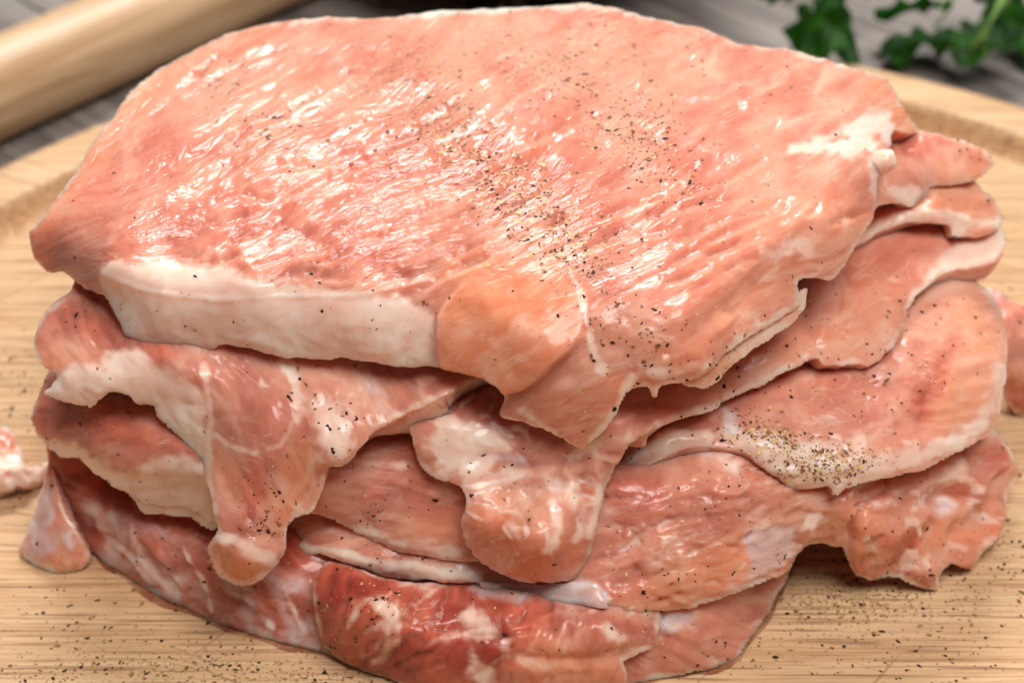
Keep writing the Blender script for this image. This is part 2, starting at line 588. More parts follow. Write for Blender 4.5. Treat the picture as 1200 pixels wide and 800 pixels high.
        # boundary edges
        e = np.concatenate([quads[:, [a, (a + 1) % 4]] for a in range(4)])
        es = np.sort(e, axis=1)
        key = es[:, 0].astype(np.int64) * (H * W) + es[:, 1]
        uq, cnt = np.unique(key, return_counts=True)
        bk = uq[cnt == 1]
        bverts = np.unique(np.concatenate([bk // (H * W), bk % (H * W)]))
        used = np.unique(quads)
        fmap = np.full(H * W, -1); fmap[used] = np.arange(len(used))
        isb = np.zeros(H * W, bool); isb[bverts] = True
        inner = used[~isb[used]]
        bmap = fmap.copy(); bmap[inner] = len(used) + np.arange(len(inner))
        Ff = F.reshape(-1, 3); Bf = B.reshape(-1, 3)
        verts = np.vstack([Ff[used], Bf[inner]]) * CM
        faces = np.vstack([fmap[quads], bmap[quads][:, ::-1]])
        origin = np.array([verts[:, 0].mean(), verts[:, 1].mean(), verts[:, 2].min()])
        verts = verts - origin
        me = bpy.data.meshes.new(name)
        me.vertices.add(len(verts)); me.vertices.foreach_set('co', verts.ravel())
        me.loops.add(len(faces) * 4); me.loops.foreach_set('vertex_index', faces.ravel().astype(np.int32))
        me.polygons.add(len(faces))
        me.polygons.foreach_set('loop_start', np.arange(0, len(faces) * 4, 4, dtype=np.int32))
        me.polygons.foreach_set('loop_total', np.full(len(faces), 4, dtype=np.int32))
        me.polygons.foreach_set('use_smooth', np.ones(len(faces), bool))
        me.update(calc_edges=True)
        me.validate()
        ev = np.empty(len(me.edges) * 2, np.int32); me.edges.foreach_get('vertices', ev); ev = ev.reshape(-1, 2)
        bk_pairs = np.sort(np.stack([fmap[bk // (H * W)], fmap[bk % (H * W)]], -1), axis=1)
        nv = len(verts)
        sharp = np.isin(np.sort(ev, axis=1)[:, 0].astype(np.int64) * nv + np.sort(ev, axis=1)[:, 1], bk_pairs[:, 0].astype(np.int64) * nv + bk_pairs[:, 1])
        me.attributes.new('sharp_edge', 'BOOLEAN', 'EDGE').data.foreach_set('value', sharp)
        all_i = np.concatenate([used, inner])
        tis = np.stack([getattr(s, c).ravel()[all_i] for c in ('fat', 'red', 'silver', 'pale')], -1).clip(0, 1)
        at1 = me.attributes.new('tissue', 'FLOAT_COLOR', 'POINT')
        at1.data.foreach_set('color', tis.astype(np.float32).ravel())
        lay = np.concatenate([np.zeros(len(used)), np.full(len(inner), s.thick)])
        fb = np.stack([s.fx.ravel()[all_i] + s.seed * 3.7, s.fy.ravel()[all_i] * s.aniso, lay + s.seed * 1.9], -1)
        at2 = me.attributes.new('fibre', 'FLOAT_VECTOR', 'POINT')
        at2.data.foreach_set('vector', fb.astype(np.float32).ravel())
        at3 = me.attributes.new('grain', 'FLOAT', 'POINT')
        at3.data.foreach_set('value', np.broadcast_to(s.grain, s.U.shape).ravel()[all_i].astype(np.float32))
        me.materials.append(MEAT)
        o = bpy.data.objects.new(name, me)
        col.objects.link(o)
        if parent is None:
            o.location = origin
        else:
            o.parent = parent
            o.location = Vector(origin) - parent.location
        s.obj = o
        s.t = np.where(s.keep, (F - CAM) @ np.array([0, math.cos(PITCH), -math.sin(PITCH)]), 1e9)
        return o

GROUP = "raw pork slices in the stack"

# --- top slice
A = Slice([(35,272),(45,258),(78,215),(95,190),(110,165),(130,140),(150,110),(175,88),(215,66),(250,48),(290,33),(340,24),(385,20),(430,22),(470,18),(510,13),
 (560,11),(610,9),(640,8),(680,5),(710,8),(740,14),(780,25),(830,35),(870,52),(915,57),(960,68),(1000,80),(1035,92),(1052,112),(1060,128),(1076,150),(1070,157),
 (1050,153),(1044,162),(1046,174),(1036,190),(1028,215),(1026,240),(1020,262),(1002,290),(985,318),(972,328),(950,326),(935,331),(939,346),(936,358),(920,370),
 (895,385),(870,400),(845,420),(825,438),(800,448),(776,452),(768,466),(757,452),(737,458),(730,470),(722,485),(708,505),(690,520),(682,525),(660,515),(640,505),
 (615,495),(590,490),(585,482),(592,465),(585,452),(560,440),(525,432),(500,430),(470,430),(440,425),(400,420),(360,421),(330,418),(290,408),(262,404),(240,412),
 (215,414),(180,408),(150,395),(138,375),(125,350),(110,343),(95,335),(75,320),(55,318),(40,300)],
 [(35,275,'z',6.2),(100,190,'z',6.8),(175,90,'z',7.0),(340,26,'z',7.3),(600,10,'z',7.55),(830,35,'z',7.45),(1035,95,'z',7.0),(1075,150,'z',6.4),(1040,175,'z',6.9),
  (300,150,'z',7.5),(600,120,'z',7.95),(850,150,'z',7.7),(200,240,'z',7.2),(450,230,'z',7.6),(700,230,'z',7.75),(900,240,'z',7.4),(1000,200,'z',7.2),
  (122,313,'z',6.7),(200,305,'z',7.0),(300,328,'z',7.1),(420,336,'z',7.1),(505,326,'z',7.15),(300,290,'z',7.2),(420,300,'z',7.3),
  (150,393,'y',-1.15),(215,412,'y',-1.4),(300,408,'y',-1.75),(400,420,'y',-2.05),(500,428,'y',-2.3),(300,370,'y',-1.8),(420,380,'y',-2.15),(200,378,'y',-1.48),(150,355,'y',-1.1),(140,332,'z',6.6),(200,343,'z',6.72),(260,348,'z',6.74),(330,345,'z',6.85),(420,346,'z',6.95),
  (75,320,'z',5.8),(55,316,'z',5.6),(110,340,'z',6.0),
  (580,345,'z',7.15),(600,440,'y',-2.85),(650,470,'y',-3.2),(685,520,'y',-3.35),(590,488,'y',-2.9),(720,480,'y',-3.4),(640,400,'y',-2.85),(700,380,'z',7.0),(760,450,'z',6.1),
  (800,400,'z',6.85),(830,435,'z',6.2),(900,380,'z',6.35),(850,340,'z',7.1),(935,350,'z',6.25),(900,300,'z',7.1),(960,325,'z',6.3),(985,315,'z',6.3),(1000,260,'z',6.9),(1022,250,'z',6.5)],
 step=2.4, thick=1.1, edge=0.22, jag=2.0, fibre=-27, seed=1, wamp=0.5, wfreq=0.36)
band = A.area([(113,312),(140,303),(200,299),(240,312),(280,318),(330,332),(370,334),(420,340),(460,343),(490,352),(508,370),(520,400),(525,445),(400,440),(215,430),(140,400),(122,350)], 5, 6)
bevel = A.area([(113,312),(140,301),(200,297),(250,306),(290,318),(330,332),(300,340),(220,330),(140,325)], 5, 6)
A.paint('fat', band)
A.paint('fat', A.stroke([(955,168,5),(1000,152,9),(1032,140,12),(1042,165,8)], 7, 9))
A.paint('fat', A.stroke([(930,172,4),(985,170,9),(1018,172,10)], 7, 9))
A.paint('fat', A.stroke([(668,317,3),(680,344,4),(689,380,5),(695,410,6),(706,431,8)], 3, 3), 0.75)
A.paint('fat', A.stroke([(742,442,6),(727,478,7),(697,514,6)], 4, 4))
A.paint('fat', A.stroke([(612,480,4),(640,503,4)], 4, 4), 0.8)
A.paint('fat', A.stroke([(940,350,6),(880,388,6),(820,436,5)], 6, 7), 0.62)
A.paint('fat', A.stroke([(895,300,8),(935,288,9),(950,300,6)], 7, 9), 0.75)
A.paint('fat', A.stroke([(470,17,4),(520,13,6),(600,9,4),(700,7,5)], 4, 5), 0.9)
A.paint('fat', A.stroke([(755,430,10),(800,440,8)], 6, 6), 0.7)
A.paint('fat', A.stroke([(1030,188,14),(1027,225,4)], 7, 5), 0.9)
A.paint('silver', A.stroke([(1024,200,6),(1028,235,5)], 6, 5), 0.8)
lean = 1 - band
A.push(A.stroke([(122,320,1),(160,338,1),(200,346,1),(260,351,1),(330,348,1),(420,346,1),(505,328,1)], 3, 3), 0.05)
flapm = sstep(-1, 6, poly_sd(A.U, A.V, np.array([(522,352),(560,310),(615,290),(676,310),(688,362),(686,392),(672,412),(655,425),(640,440),(618,455),(600,458),(575,460),(535,445),(516,421),(510,400),(511,370)], float)))
flapm = flapm * sstep(305, 420, A.V + 0.12 * (600 - A.U)) * (1 - 0.8 * sstep(630, 690, A.U) * sstep(430, 375, A.V))
A.push(flapm, 0.32)
A.push(A.stroke([(508,372,0.5),(504,395,2),(508,432,2)], 5, 2), -0.07)
A.paint('pale', sstep(-16, 22, poly_sd(A.U, A.V, np.array([(512,352),(540,330),(615,320),(680,345),(688,392),(655,425),(600,465),(516,430)], float)) + 10 * A.warp), 1.0)
A.wipe('fat', sstep(0.12, 0.4, flapm))
A.paint('fat', A.stroke([(602,340,0.5),(612,370,1),(635,400,1)], 3, 3), 0.4)
front = A.stroke([(560,380,60),(700,420,70),(820,400,50),(930,320,40),(1000,240,30)], 30, 15)
A.paint('pale', A.stroke([(540,325,20),(610,320,30),(660,350,30)], 20, 10), 0.85)
A.paint('red', A.stroke([(250,235,10),(330,262,14)], 16, 10), 0.5)
A.paint('red', A.stroke([(300,298,7),(380,318,8),(430,316,6)], 10, 8), 0.5)
A.paint('red', A.stroke([(740,370,25),(700,345,15)], 25, 15), 0.35)
A.paint('red', A.stroke([(480,170,20),(560,150,20)], 25, 15), 0.2)
A.paint('red', sstep(0.05, 0.5, fbm(A.fx / 1.8, A.fy / 0.8, 0, 77, 3)), 0.20)
A.paint('red', lean, 0.12)
A.paint('red', A.stroke([(70,285,20),(150,265,28),(330,275,30),(440,305,20)], 28, 15), 0.5)
A.paint('red', A.stroke([(720,360,25),(800,330,25),(860,290,15)], 25, 15), 0.3)
A.paint('pale', A.stroke([(40,290,15),(90,210,10),(170,95,10),(300,35,8)], 16, 10), 0.75)
A.paint('pale', A.stroke([(1035,100,14),(1065,145,12)], 12, 8), 0.9)
A.paint('pale', A.stroke([(1000,260,30),(930,300,40),(830,400,30),(690,480,40)], 35, 20), 0.6)
# fibre ridges, coarse in the middle and finer to the left
mid = A.stroke([(300,200,70),(480,190,110),(700,200,90),(850,280,50)], 70, 30)
left = A.stroke([(150,200,60),(300,250,80),(420,270,60)], 60, 30)
lean = lean * (1 - 0.85 * front)
A.ridges(0.085, 3.4, 0.46, lean * (0.35 + 0.65 * mid))
A.ridges(0.018, 1.6, 0.2, lean * (0.6 + 0.4 * mid), 9)
A.ridges(0.013, 0.9, 0.14, lean * (0.35 + 0.65 * np.maximum(left, 0.6 * mid)), 3)
A.lumps(0.10, 1.8, lean, 0, 2)
A.lumps(0.018, 0.35, lean * (1 - 0.6 * mid), 4)
gr_ = np.random.default_rng(12)
for _ in range(64):                                   # single grooves between the muscle bundles
    u, v = gr_.uniform(200, 900), gr_.uniform(60, 320)
    if (v < 300 - 0.1 * u + 60) or u > 480:
        L = gr_.uniform(25, 85); a = math.radians(-29 + gr_.normal() * 7 + (8 if u < 350 else 0))
        du, dv = L * math.cos(a), L * math.sin(a)
        w = gr_.uniform(1.0, 3.0)
        m_ = A.stroke([(u, v, 0.5), (u + du * 0.5, v + dv * 0.5 + gr_.normal() * 3, w), (u + du, v + dv, 0.5)], 4.0, 2.5)
        A.push(m_ * lean, -gr_.uniform(0.05, 0.15))
        A.push(A.stroke([(u + 4, v + 9, 3), (u + du + 4, v + dv + 9, 3)], 6, 2) * lean, gr_.uniform(0.02, 0.08))
A.lumps(0.09, 0.7, front, 8)
A.detail(30, 0.08, -32, (640, 250, 1020, 450), 5, 0.45)
A.aniso = 1.0
A.lumps(0.10, 1.0, band, 5)
A.lumps(0.04, 0.3, band * sstep(370, 400, A.V), 6)
A.paint('red', A.stroke([(130,370,8),(215,405,6),(300,400,6),(430,420,6),(520,428,6)], 8, 8), 0.12)
for p in ([(330,255,10),(380,290,6)], [(340,318,4),(430,312,4),(470,322,3)], [(930,330,8),(940,300,5)], [(860,365,4),(940,270,3)], [(805,400,4),(900,300,3)],
          [(620,190,6),(650,160,4)], [(470,260,4),(560,215,3)], [(390,240,3),(500,180,3)], [(760,160,8),(740,140,6)], [(560,170,7),(600,200,5)]):
    A.push(A.stroke(p, 9, 5), -0.09)
for p in ([(870,300,14),(960,250,10)], [(800,360,12),(900,300,9)], [(560,235,10),(660,190,10)], [(840,420,10),(760,440,8)]):
    A.push(A.stroke(p, 14, 8), 0.10)
A.push(A.stroke([(120,300,4),(200,296,4),(300,320,4),(420,330,3),(510,316,3)], 8, 5), -0.05)
A.grain = (0.5 + 0.3 * bevel) * (1 - 0.6 * front) + 0.5 * (1 - 0.9 * front) * A.stroke([(200,200,90),(480,190,130),(700,180,100)], 90, 30)
top = A.build("pork_slice")
tag(top, "topmost raw pork slice with broad white fat rim and glossy ridged surface", "pork slice", GROUP)

M1 = Slice([(946,338),(944,356),(930,378),(905,396),(878,414),(856,432),(838,450),(818,455),(800,448),(826,425),(870,392),(915,362),(930,345)],
 base=A, off=-0.22, step=2.6, thick=0.25, edge=0.10, jag=2.2, fibre=-35, seed=23)
M1.paint('fat', np.ones_like(M1.U), 0.45); M1.paint('pale', np.ones_like(M1.U), 0.7)
M1.lumps(0.06, 0.5)
M1.build("membrane", top)

# nodule of fat on the right edge
def blob(name, centre, radii, rot, parent, mat_fat, seed, lump=0.08):
    bm = bmesh.new()
    bmesh.ops.create_icosphere(bm, subdivisions=4, radius=1.0)
    me = bpy.data.meshes.new(name)
    bm.to_mesh(me); bm.free()
    n = len(me.vertices)
    co = np.empty(n * 3); me.vertices.foreach_get('co', co); co = co.reshape(-1, 3)
    co = co * (1 + lump * fbm(co[:, 0] * 1.3, co[:, 1] * 1.3, co[:, 2] * 1.3, seed, 2))[:, None]
    me.vertices.foreach_set('co', (co * np.array(radii) * CM).ravel())
    tis = np.zeros((n, 4)); tis[:, 0] = mat_fat
    me.attributes.new('tissue', 'FLOAT_COLOR', 'POINT').data.foreach_set('color', tis.astype(np.float32).ravel())
    me.attributes.new('fibre', 'FLOAT_VECTOR', 'POINT').data.foreach_set('vector', (co * np.array(radii)).astype(np.float32).ravel())
    me.polygons.foreach_set('use_smooth', np.ones(len(me.polygons), bool))
    me.materials.append(MEAT)
    o = bpy.data.objects.new(name, me)
    col.objects.link(o)
    if parent is not None:
        o.parent = parent
        o.location = Vector(np.array(centre) * CM) - parent.location
    else:
        o.location = Vector(np.array(centre) * CM)
    o.rotation_euler = rot
    return o
nod = blob("fat_nodule", at(1033, 191, 6.95), (0.25, 0.22, 0.36), (0.5, 0.35, 0.3), top, 0.9, 3, 0.22)
tag(nod, "rounded cream white bead of fat")

# --- second slice, with the long lobe hanging down the front
B = Slice([(85,335),(62,355),(45,378),(40,400),(45,425),(62,434),(66,442),(58,454),(54,462),(75,470),(98,475),(106,478),(118,468),(130,460),(145,462),(160,472),(180,475),(184,486),
 (196,498),(212,514),(226,530),(237,545),(249,587),(254,621),(245,640),(246,655),(256,674),(270,683),(286,685),(305,680),(316,670),(330,655),(335,644),(337,614),(365,599),(380,569),
 (384,546),(402,546),(421,527),(440,505),(485,482),(522,464),(552,447),(600,440),(700,430),(800,400),(900,350),(980,290),(1015,262),(1030,242),(1055,238),(1068,244),(1085,230),
 (1095,219),(1120,216),(1145,210),(1163,198),(1165,188),(1150,174),(1130,165),(1100,158),(1070,150),(1000,130),(900,100),(700,85),(500,95),(300,110),(180,160),(110,230),(90,290)],
 [(45,400,'z',4.9),(85,340,'z',5.5),(130,400,'z',5.4),(110,440,'z',5.15),(58,460,'z',4.5),(105,476,'z',4.5),(160,440,'z',5.2),(180,474,'z',4.5),(234,540,'y',-2.35),(225,440,'z',5.3),
  (300,430,'z',5.3),(242,500,'y',-2.35),(300,520,'y',-2.8),(290,600,'y',-3.3),(290,640,'y',-3.65),(280,683,'y',-3.5),(335,640,'y',-3.45),(248,645,'y',-3.4),(250,590,'y',-3.0),(378,560,'y',-3.1),
  (400,500,'y',-2.85),(385,540,'y',-3.15),(440,505,'y',-2.9),(400,440,'z',5.3),(480,450,'z',5.2),(520,462,'y',-2.7),(600,440,'z',5.1),(800,300,'z',5.8),(950,280,'z',5.7),
  (1040,230,'z',6.0),(1160,190,'z',5.7),(1100,170,'z',6.2),(1065,240,'z',5.5),(1120,210,'z',5.7),(700,90,'z',5.9),(300,120,'z',5.8),(500,250,'z',5.8),(1000,140,'z',6.1),(150,250,'z',5.7)],
 step=3.0, thick=0.9, edge=0.17, jag=2.2, fibre=60, seed=3)
B.paint('fat', B.area([(60,440),(75,430),(120,430),(128,415),(160,412),(200,430),(232,450),(245,520),(237,545),(212,518),(180,480),(130,465),(106,482),(50,466)], 5, 7))
B.paint('fat', B.stroke([(238,430,5),(246,480,4),(243,530,4),(252,600,4)], 3, 3), 0.75)
B.paint('fat', B.stroke([(248,505,2),(270,522,3),(300,530,3),(328,522,3),(345,495,3)], 3, 3), 0.7)
B.paint('fat', B.stroke([(330,420,7),(342,445,9),(350,470,7),(348,495,4)], 5, 7))
B.paint('fat', B.stroke([(385,480,18),(395,515,20),(400,535,10)], 9, 9), 0.95)
B.paint('fat', B.stroke([(440,497,3),(490,476,4),(548,447,3)], 4, 3), 0.8)
B.paint('fat', B.stroke([(255,628,3),(275,633,5),(300,645,5),(318,650,7),(322,662,5)], 3, 3), 0.9)
B.paint('fat', B.stroke([(370,530,8),(365,575,6),(345,600,4)], 7, 6), 0.62)
B.paint('fat', B.stroke([(1045,222,5),(1070,228,10),(1066,238,6)], 6, 5), 0.8)
B.paint('silver', B.stroke([(420,430,10),(450,480,8)], 10, 8), 0.5)
B.paint('red', B.stroke([(300,555,18),(295,605,18)], 14, 9), 0.9)
B.paint('red', B.stroke([(290,450,28),(295,490,28)], 12, 9), 0.45)
B.paint('red', B.stroke([(70,365,20),(110,385,25),(190,410,15)], 14, 10), 0.8)
B.paint('red', B.stroke([(450,435,20),(520,440,15)], 14, 10), 0.4)
B.paint('red', B.stroke([(1060,165,14),(1090,175,8)], 12, 8), 0.5)
B.paint('pale', B.stroke([(275,665,14),(300,668,14)], 8, 6), 0.9)
B.paint('pale', B.stroke([(360,540,25),(340,600,15),(60,430,20)], 14, 8), 0.7)
B.paint('pale', B.stroke([(1110,200,14),(1150,195,14)], 12, 8), 0.6)
B.push(B.stroke([(120,415,6),(190,420,6),(235,440,6)], 8, 5), 0.10)
B.push(B.stroke([(300,470,30),(300,500,25)], 22, 8), 0.06)
B.push(B.stroke([(395,500,20),(395,530,14)], 14, 8), 0.14)
B.push(B.stroke([(260,635,5),(290,660,12)], 12, 6), 0.12)
B.push(B.stroke([(255,622,3),(330,632,3)], 6, 4), -0.10)
B.push(B.stroke([(380,555,4),(362,575,3),(340,612,3)], 6, 4), -0.07)
B.ridges(0.03, 1.4, 0.3)
B.lumps(0.07, 0.8)
B.lumps(0.02, 0.22, 1.0, 4)
B.detail(40, 0.06, 60, (230, 420, 540, 680), 6)
B.detail(16, 0.06, 20, (40, 340, 240, 540), 16)
o = B.build("pork_slice")
tag(o, "second raw pork slice from the top, with a long pink lobe hanging down the front", "pork slice", GROUP)

# --- thin curled slice showing only at the right edge
B2 = Slice([(996,292),(1020,280),(1050,264),(1072,261),(1105,263),(1114,268),(1114,275),(1118,281),(1128,277),(1144,278),(1165,272),(1176,262),(1172,245),(1160,228),(1148,218),(1130,205),
 (1060,190),(1000,160),(850,150),(700,150),(500,200),(480,300),(650,390),(800,380),(930,330)],
 [(1050,262,'z',5.15),(1114,276,'z',4.85),(1170,255,'z',4.9),(1150,225,'z',5.3),(1140,210,'z',5.4),(1060,212,'z',5.55),(1100,235,'z',5.45),(996,292,'z',5.1),(700,300,'z',5.2),(600,200,'z',5.2),(900,300,'z',5.15),(1000,180,'z',5.5)],
 step=3.0, thick=0.5, edge=0.15, jag=2.2, fibre=-10, seed=5)
B2.paint('fat', B2.stroke([(1000,286,4),(1050,255,6),(1090,252,7),(1130,256,9),(1120,272,7)], 5, 6))
B2.paint('fat', B2.stroke([(1130,262,7),(1170,262,9)], 6, 5), 0.8)
B2.paint('pale', np.ones_like(B2.U), 0.5)
B2.push(B2.stroke([(1060,250,5),(1110,248,6),(1135,258,5)], 7, 5), 0.10)
B2.lumps(0.10, 0.5)
o = B2.build("pork_slice")
tag(o, "thin raw pork slice with curled white edge, showing only at the right", "pork slice", GROUP)

# --- third slice: smooth pink right side, folded strip and orange knob in the middle of the front
C = Slice([(1179,280),(1172,300),(1158,310),(1134,315),(1108,320),(1080,342),(1066,358),(1062,375),(1055,393),(1040,412),(1022,428),(1005,426),(985,428),(962,426),(957,420),(924,434),(894,450),
 (852,470),(834,481),(800,490),(775,498),(745,515),(728,535),(715,560),(705,590),(697,620),(692,650),(690,668),(675,678),(650,682),(615,682),(585,672),(560,655),(545,635),(540,610),(545,585),(540,570),
 (528,565),(510,560),(495,548),(487,530),(482,510),(478,492),(500,470),(530,440),(480,400),(300,380),(150,350),(120,300),(200,220),(400,170),(700,150),(1000,180),(1130,230),(1165,255)],
 [(1175,285,'z',4.5),(1130,310,'z',4.4),(1080,340,'z',4.55),(1060,370,'z',4.4),(1020,427,'z',4.25),(1030,330,'z',4.85),(980,300,'z',4.95),(980,380,'z',4.8),(960,420,'z',4.5),(900,420,'z',4.8),(890,450,'z',4.45),
  (835,480,'z',4.45),(800,450,'z',4.95),(720,500,'y',-3.1),(760,480,'z',4.95),(775,497,'y',-2.8),(600,510,'y',-2.75),(529,500,'y',-2.75),(485,500,'y',-2.6),(490,540,'y',-2.9),(530,560,'y',-3.15),(600,540,'y',-2.95),
  (600,575,'y',-3.2),(650,570,'y',-3.4),(560,610,'y',-3.8),(620,600,'y',-3.9),(620,630,'y',-4.35),(660,640,'y',-4.2),(620,680,'y',-4.1),(550,640,'y',-3.75),(690,660,'y',-3.6),(700,600,'y',-3.4),(715,560,'y',-3.1),(680,590,'y',-3.6),
  (480,420,'z',4.6),(300,300,'z',4.7),(600,250,'z',4.7),(900,220,'z',4.9),(200,250,'z',4.6),(1100,240,'z',4.75)],
 step=2.8, thick=0.85, edge=0.16, jag=2.0, fibre=-20, seed=7)
C.paint('fat', C.area([(515,488),(545,490),(575,502),(600,520),(580,545),(620,552),(600,570),(570,585),(545,565),(520,555),(505,520)], 7, 10))
C.paint('fat', C.stroke([(648,590,5),(655,620,6),(640,645,5)], 5, 8), 0.9)
C.paint('fat', C.stroke([(640,560,7),(672,575,8),(680,600,6),(676,625,8)], 6, 8), 0.9)
C.paint('fat', C.stroke([(600,615,4),(612,640,3)], 6, 8), 0.6)
C.paint('fat', C.stroke([(690,555,3),(703,570,4),(698,600,4),(690,625,7)], 3, 3), 0.85)
C.paint('fat', C.stroke([(665,538,5),(700,520,7),(760,503,5)], 5, 5), 0.75)
C.paint('fat', C.stroke([(770,494,4),(840,474,5),(905,440,5),(945,420,5)], 4, 5), 0.85)
C.paint('fat', C.stroke([(1070,352,3),(1108,318,5),(1140,300,12),(1165,290,12)], 5, 5))
C.paint('fat', C.stroke([(1062,350,2),(1062,375,2),(1045,402,3)], 3, 3), 0.6)
C.paint('fat', C.stroke([(540,600,4),(548,640,4)], 6, 5), 0.6)
C.paint('fat', C.area([(1066,356),(1100,322),(1134,314),(1182,284),(1168,260),(1125,284),(1090,315)], 4, 5))
C.paint('fat', C.stroke([(625,600,1),(640,625,3),(648,655,1)], 2, 3), 0.9)
C.paint('fat', C.stroke([(610,600,1),(618,625,3),(605,650,1)], 2, 3), 0.7)
C.paint('fat', C.stroke([(590,615,1),(600,632,2)], 2, 3), 0.6)
C.paint('silver', C.stroke([(560,530,8),(640,545,5)], 8, 8), 0.6)
C.paint('silver', C.stroke([(580,500,10),(640,520,8)], 10, 8), 0.4)
C.paint('red', C.stroke([(580,620,15),(620,650,22),(660,650,15)], 14, 9), 0.60)
C.paint('pale', C.stroke([(575,610,20),(620,650,30),(665,655,20)], 10, 6), 1.0)
C.paint('red', C.stroke([(688,565,7),(680,610,7)], 6, 4), 0.5)
C.paint('red', C.stroke([(540,470,20),(600,492,14),(660,520,8)], 14, 9), 0.8)
C.paint('red', C.stroke([(980,330,30),(1060,290,20),(900,380,15)], 25, 10), 0.35)
C.paint('red', C.stroke([(1000,300,20),(1080,280,15)], 18, 9), 0.55)
C.paint('pale', C.stroke([(780,480,15),(900,420,20),(990,400,30),(1030,350,30)], 25, 15), 0.55)
C.paint('pale', C.stroke([(600,600,30),(640,660,20)], 15, 10), 0.7)
C.push(C.stroke([(620,570,6),(655,568,4)], 7, 5), -0.14)
C.push(C.stroke([(555,555,10),(640,560,4)], 8, 5), 0.08)
C.push(C.stroke([(697,545,4),(705,580,5),(695,630,5)], 6, 4), 0.12)
C.push(C.stroke([(683,560,4),(683,610,4)], 6, 4), -0.10)
C.push(C.stroke([(957,405,3),(950,370,3),(940,350,3)], 6, 4), -0.10)
C.push(C.stroke([(600,548,3),(680,540,3),(720,520,3)], 7, 4), -0.09)
C.push(C.stroke([(530,500,12),(590,520,8)], 12, 7), 0.08)
C.ridges(0.02, 1.2, 0.35)
C.lumps(0.05, 0.7)
C.lumps(0.015, 0.2, 1.0, 4)
C.detail(34, 0.07, -35, (480, 470, 760, 690), 7)
C.detail(24, 0.05, -30, (760, 270, 1180, 500), 17, 0.35)
C.detail(30, 0.09, 20, (490, 480, 720, 600), 37, 0.8)
o = C.build("pork_slice")
tag(o, "third raw pork slice, its folded strip ending in an orange knob mid front", "pork slice", GROUP)

# --- fourth slice: left end with fat rim, middle muscle, big peppered top surface on the right
D = Slice([(36,485),(41,505),(55,521),(71,534),(91,538),(110,553),(129,568),(154,578),(165,589),(192,593),(217,593),(236,604),(250,611),(310,612),(365,602),(395,612),(425,627),(462,644),(500,650),
 (537,657),(600,650),(680,600),(740,560),(790,530),(816,524),(870,530),(894,548),(912,560),(930,573),(969,570),(978,582),(992,572),(1030,562),(1080,550),(1110,535),(1131,525),(1155,511),(1171,496),
 (1172,480),(1176,460),(1180,420),(1178,380),(1165,350),(1140,325),(1100,290),(1000,240),(800,220),(500,220),(300,240),(150,300),(80,380),(50,450)],
 [(36,490,'z',3.3),(60,520,'z',2.9),(110,500,'z',3.8),(110,550,'z',2.75),(154,576,'z',2.4),(150,530,'z',3.4),(200,545,'z',3.35),(200,565,'y',-1.95),(217,592,'y',-2.0),(250,609,'y',-2.2),(240,540,'z',3.6),(310,560,'y',-2.2),
  (380,560,'y',-2.55),(400,611,'y',-2.7),(460,580,'y',-2.85),(460,643,'y',-3.2),(537,655,'y',-3.4),(530,600,'y',-3.1),(440,530,'z',3.75),(520,560,'z',3.7),(620,600,'y',-3.1),(700,560,'y',-2.5),(790,520,'y',-2.2),
  (816,522,'y',-2.25),(860,500,'z',4.0),(900,470,'z',4.05),(930,572,'y',-2.6),(900,540,'y',-2.45),(970,570,'y',-2.5),(1000,450,'z',4.0),(1050,400,'z',4.1),(1100,350,'z',4.1),(1000,520,'z',3.75),(1000,565,'z',3.15),
  (1080,548,'z',3.0),(1100,480,'z',3.6),(1130,525,'z',2.85),(1170,490,'z',2.7),(1150,420,'z',3.6),(1178,400,'z',3.2),(1165,352,'z',3.55),(700,350,'z',4.0),(300,400,'z',3.9),(500,300,'z',3.9),(900,260,'z',4.0),(150,400,'z',3.7)],
 step=3.0, thick=0.9, edge=0.20, jag=2.2, fibre=-8, seed=9)
D.paint('fat', D.area([(58,515),(90,520),(125,545),(160,548),(200,532),(250,540),(262,620),(217,600),(165,595),(129,575),(91,545),(60,528)], 5, 8))
D.paint('fat', D.stroke([(815,514,8),(860,508,10),(920,550,16),(985,556,18),(1050,540,12),(1110,525,10),(1150,500,10)], 7, 10))
D.paint('fat', D.stroke([(870,520,14),(930,530,14),(1000,525,12),(1030,500,6)], 9, 12), 0.7)
D.paint('fat', D.stroke([(420,618,3),(470,638,5),(540,645,8)], 5, 6), 0.75)
D.paint('fat', D.stroke([(418,540,3),(470,545,4)], 4, 4), 0.8)
D.paint('fat', D.stroke([(1172,430,6),(1160,480,10),(1140,505,8)], 8, 8), 0.7)
D.paint('fat', D.stroke([(870,515,12),(910,528,16),(960,545,18),(1000,545,14)], 8, 10))
D.paint('fat', D.stroke([(740,535,6),(790,514,12),(825,514,10)], 5, 6))
D.push(D.stroke([(750,528,6),(790,512,9),(825,514,8)], 7, 5), 0.12)
D.push(D.stroke([(890,522,12),(940,545,14),(990,548,10)], 10, 8), 0.10)
D.paint('silver', D.stroke([(848,480,6),(858,500,12)], 6, 5), 0.9)
D.paint('silver', D.stroke([(880,480,10),(940,490,8)], 10, 8), 0.35)
D.paint('pale', D.stroke([(1120,480,25),(1160,420,20),(1140,370,15)], 20, 12), 0.9)
D.paint('pale', D.stroke([(480,625,15),(540,630,15)], 12, 8), 0.6)
D.paint('red', D.stroke([(60,495,20),(120,500,25),(220,520,22)], 14, 10), 0.75)
D.paint('red', D.stroke([(1070,500,4),(1085,460,7),(1120,400,6)], 8, 6), 0.85)
D.paint('red', D.stroke([(900,455,20),(960,450,30),(1040,400,30)], 25, 15), 0.4)
D.paint('red', D.stroke([(940,440,25),(1000,430,25)], 25, 12), 0.25)
D.paint('red', D.stroke([(420,570,15),(530,580,18)], 16, 9), 0.55)
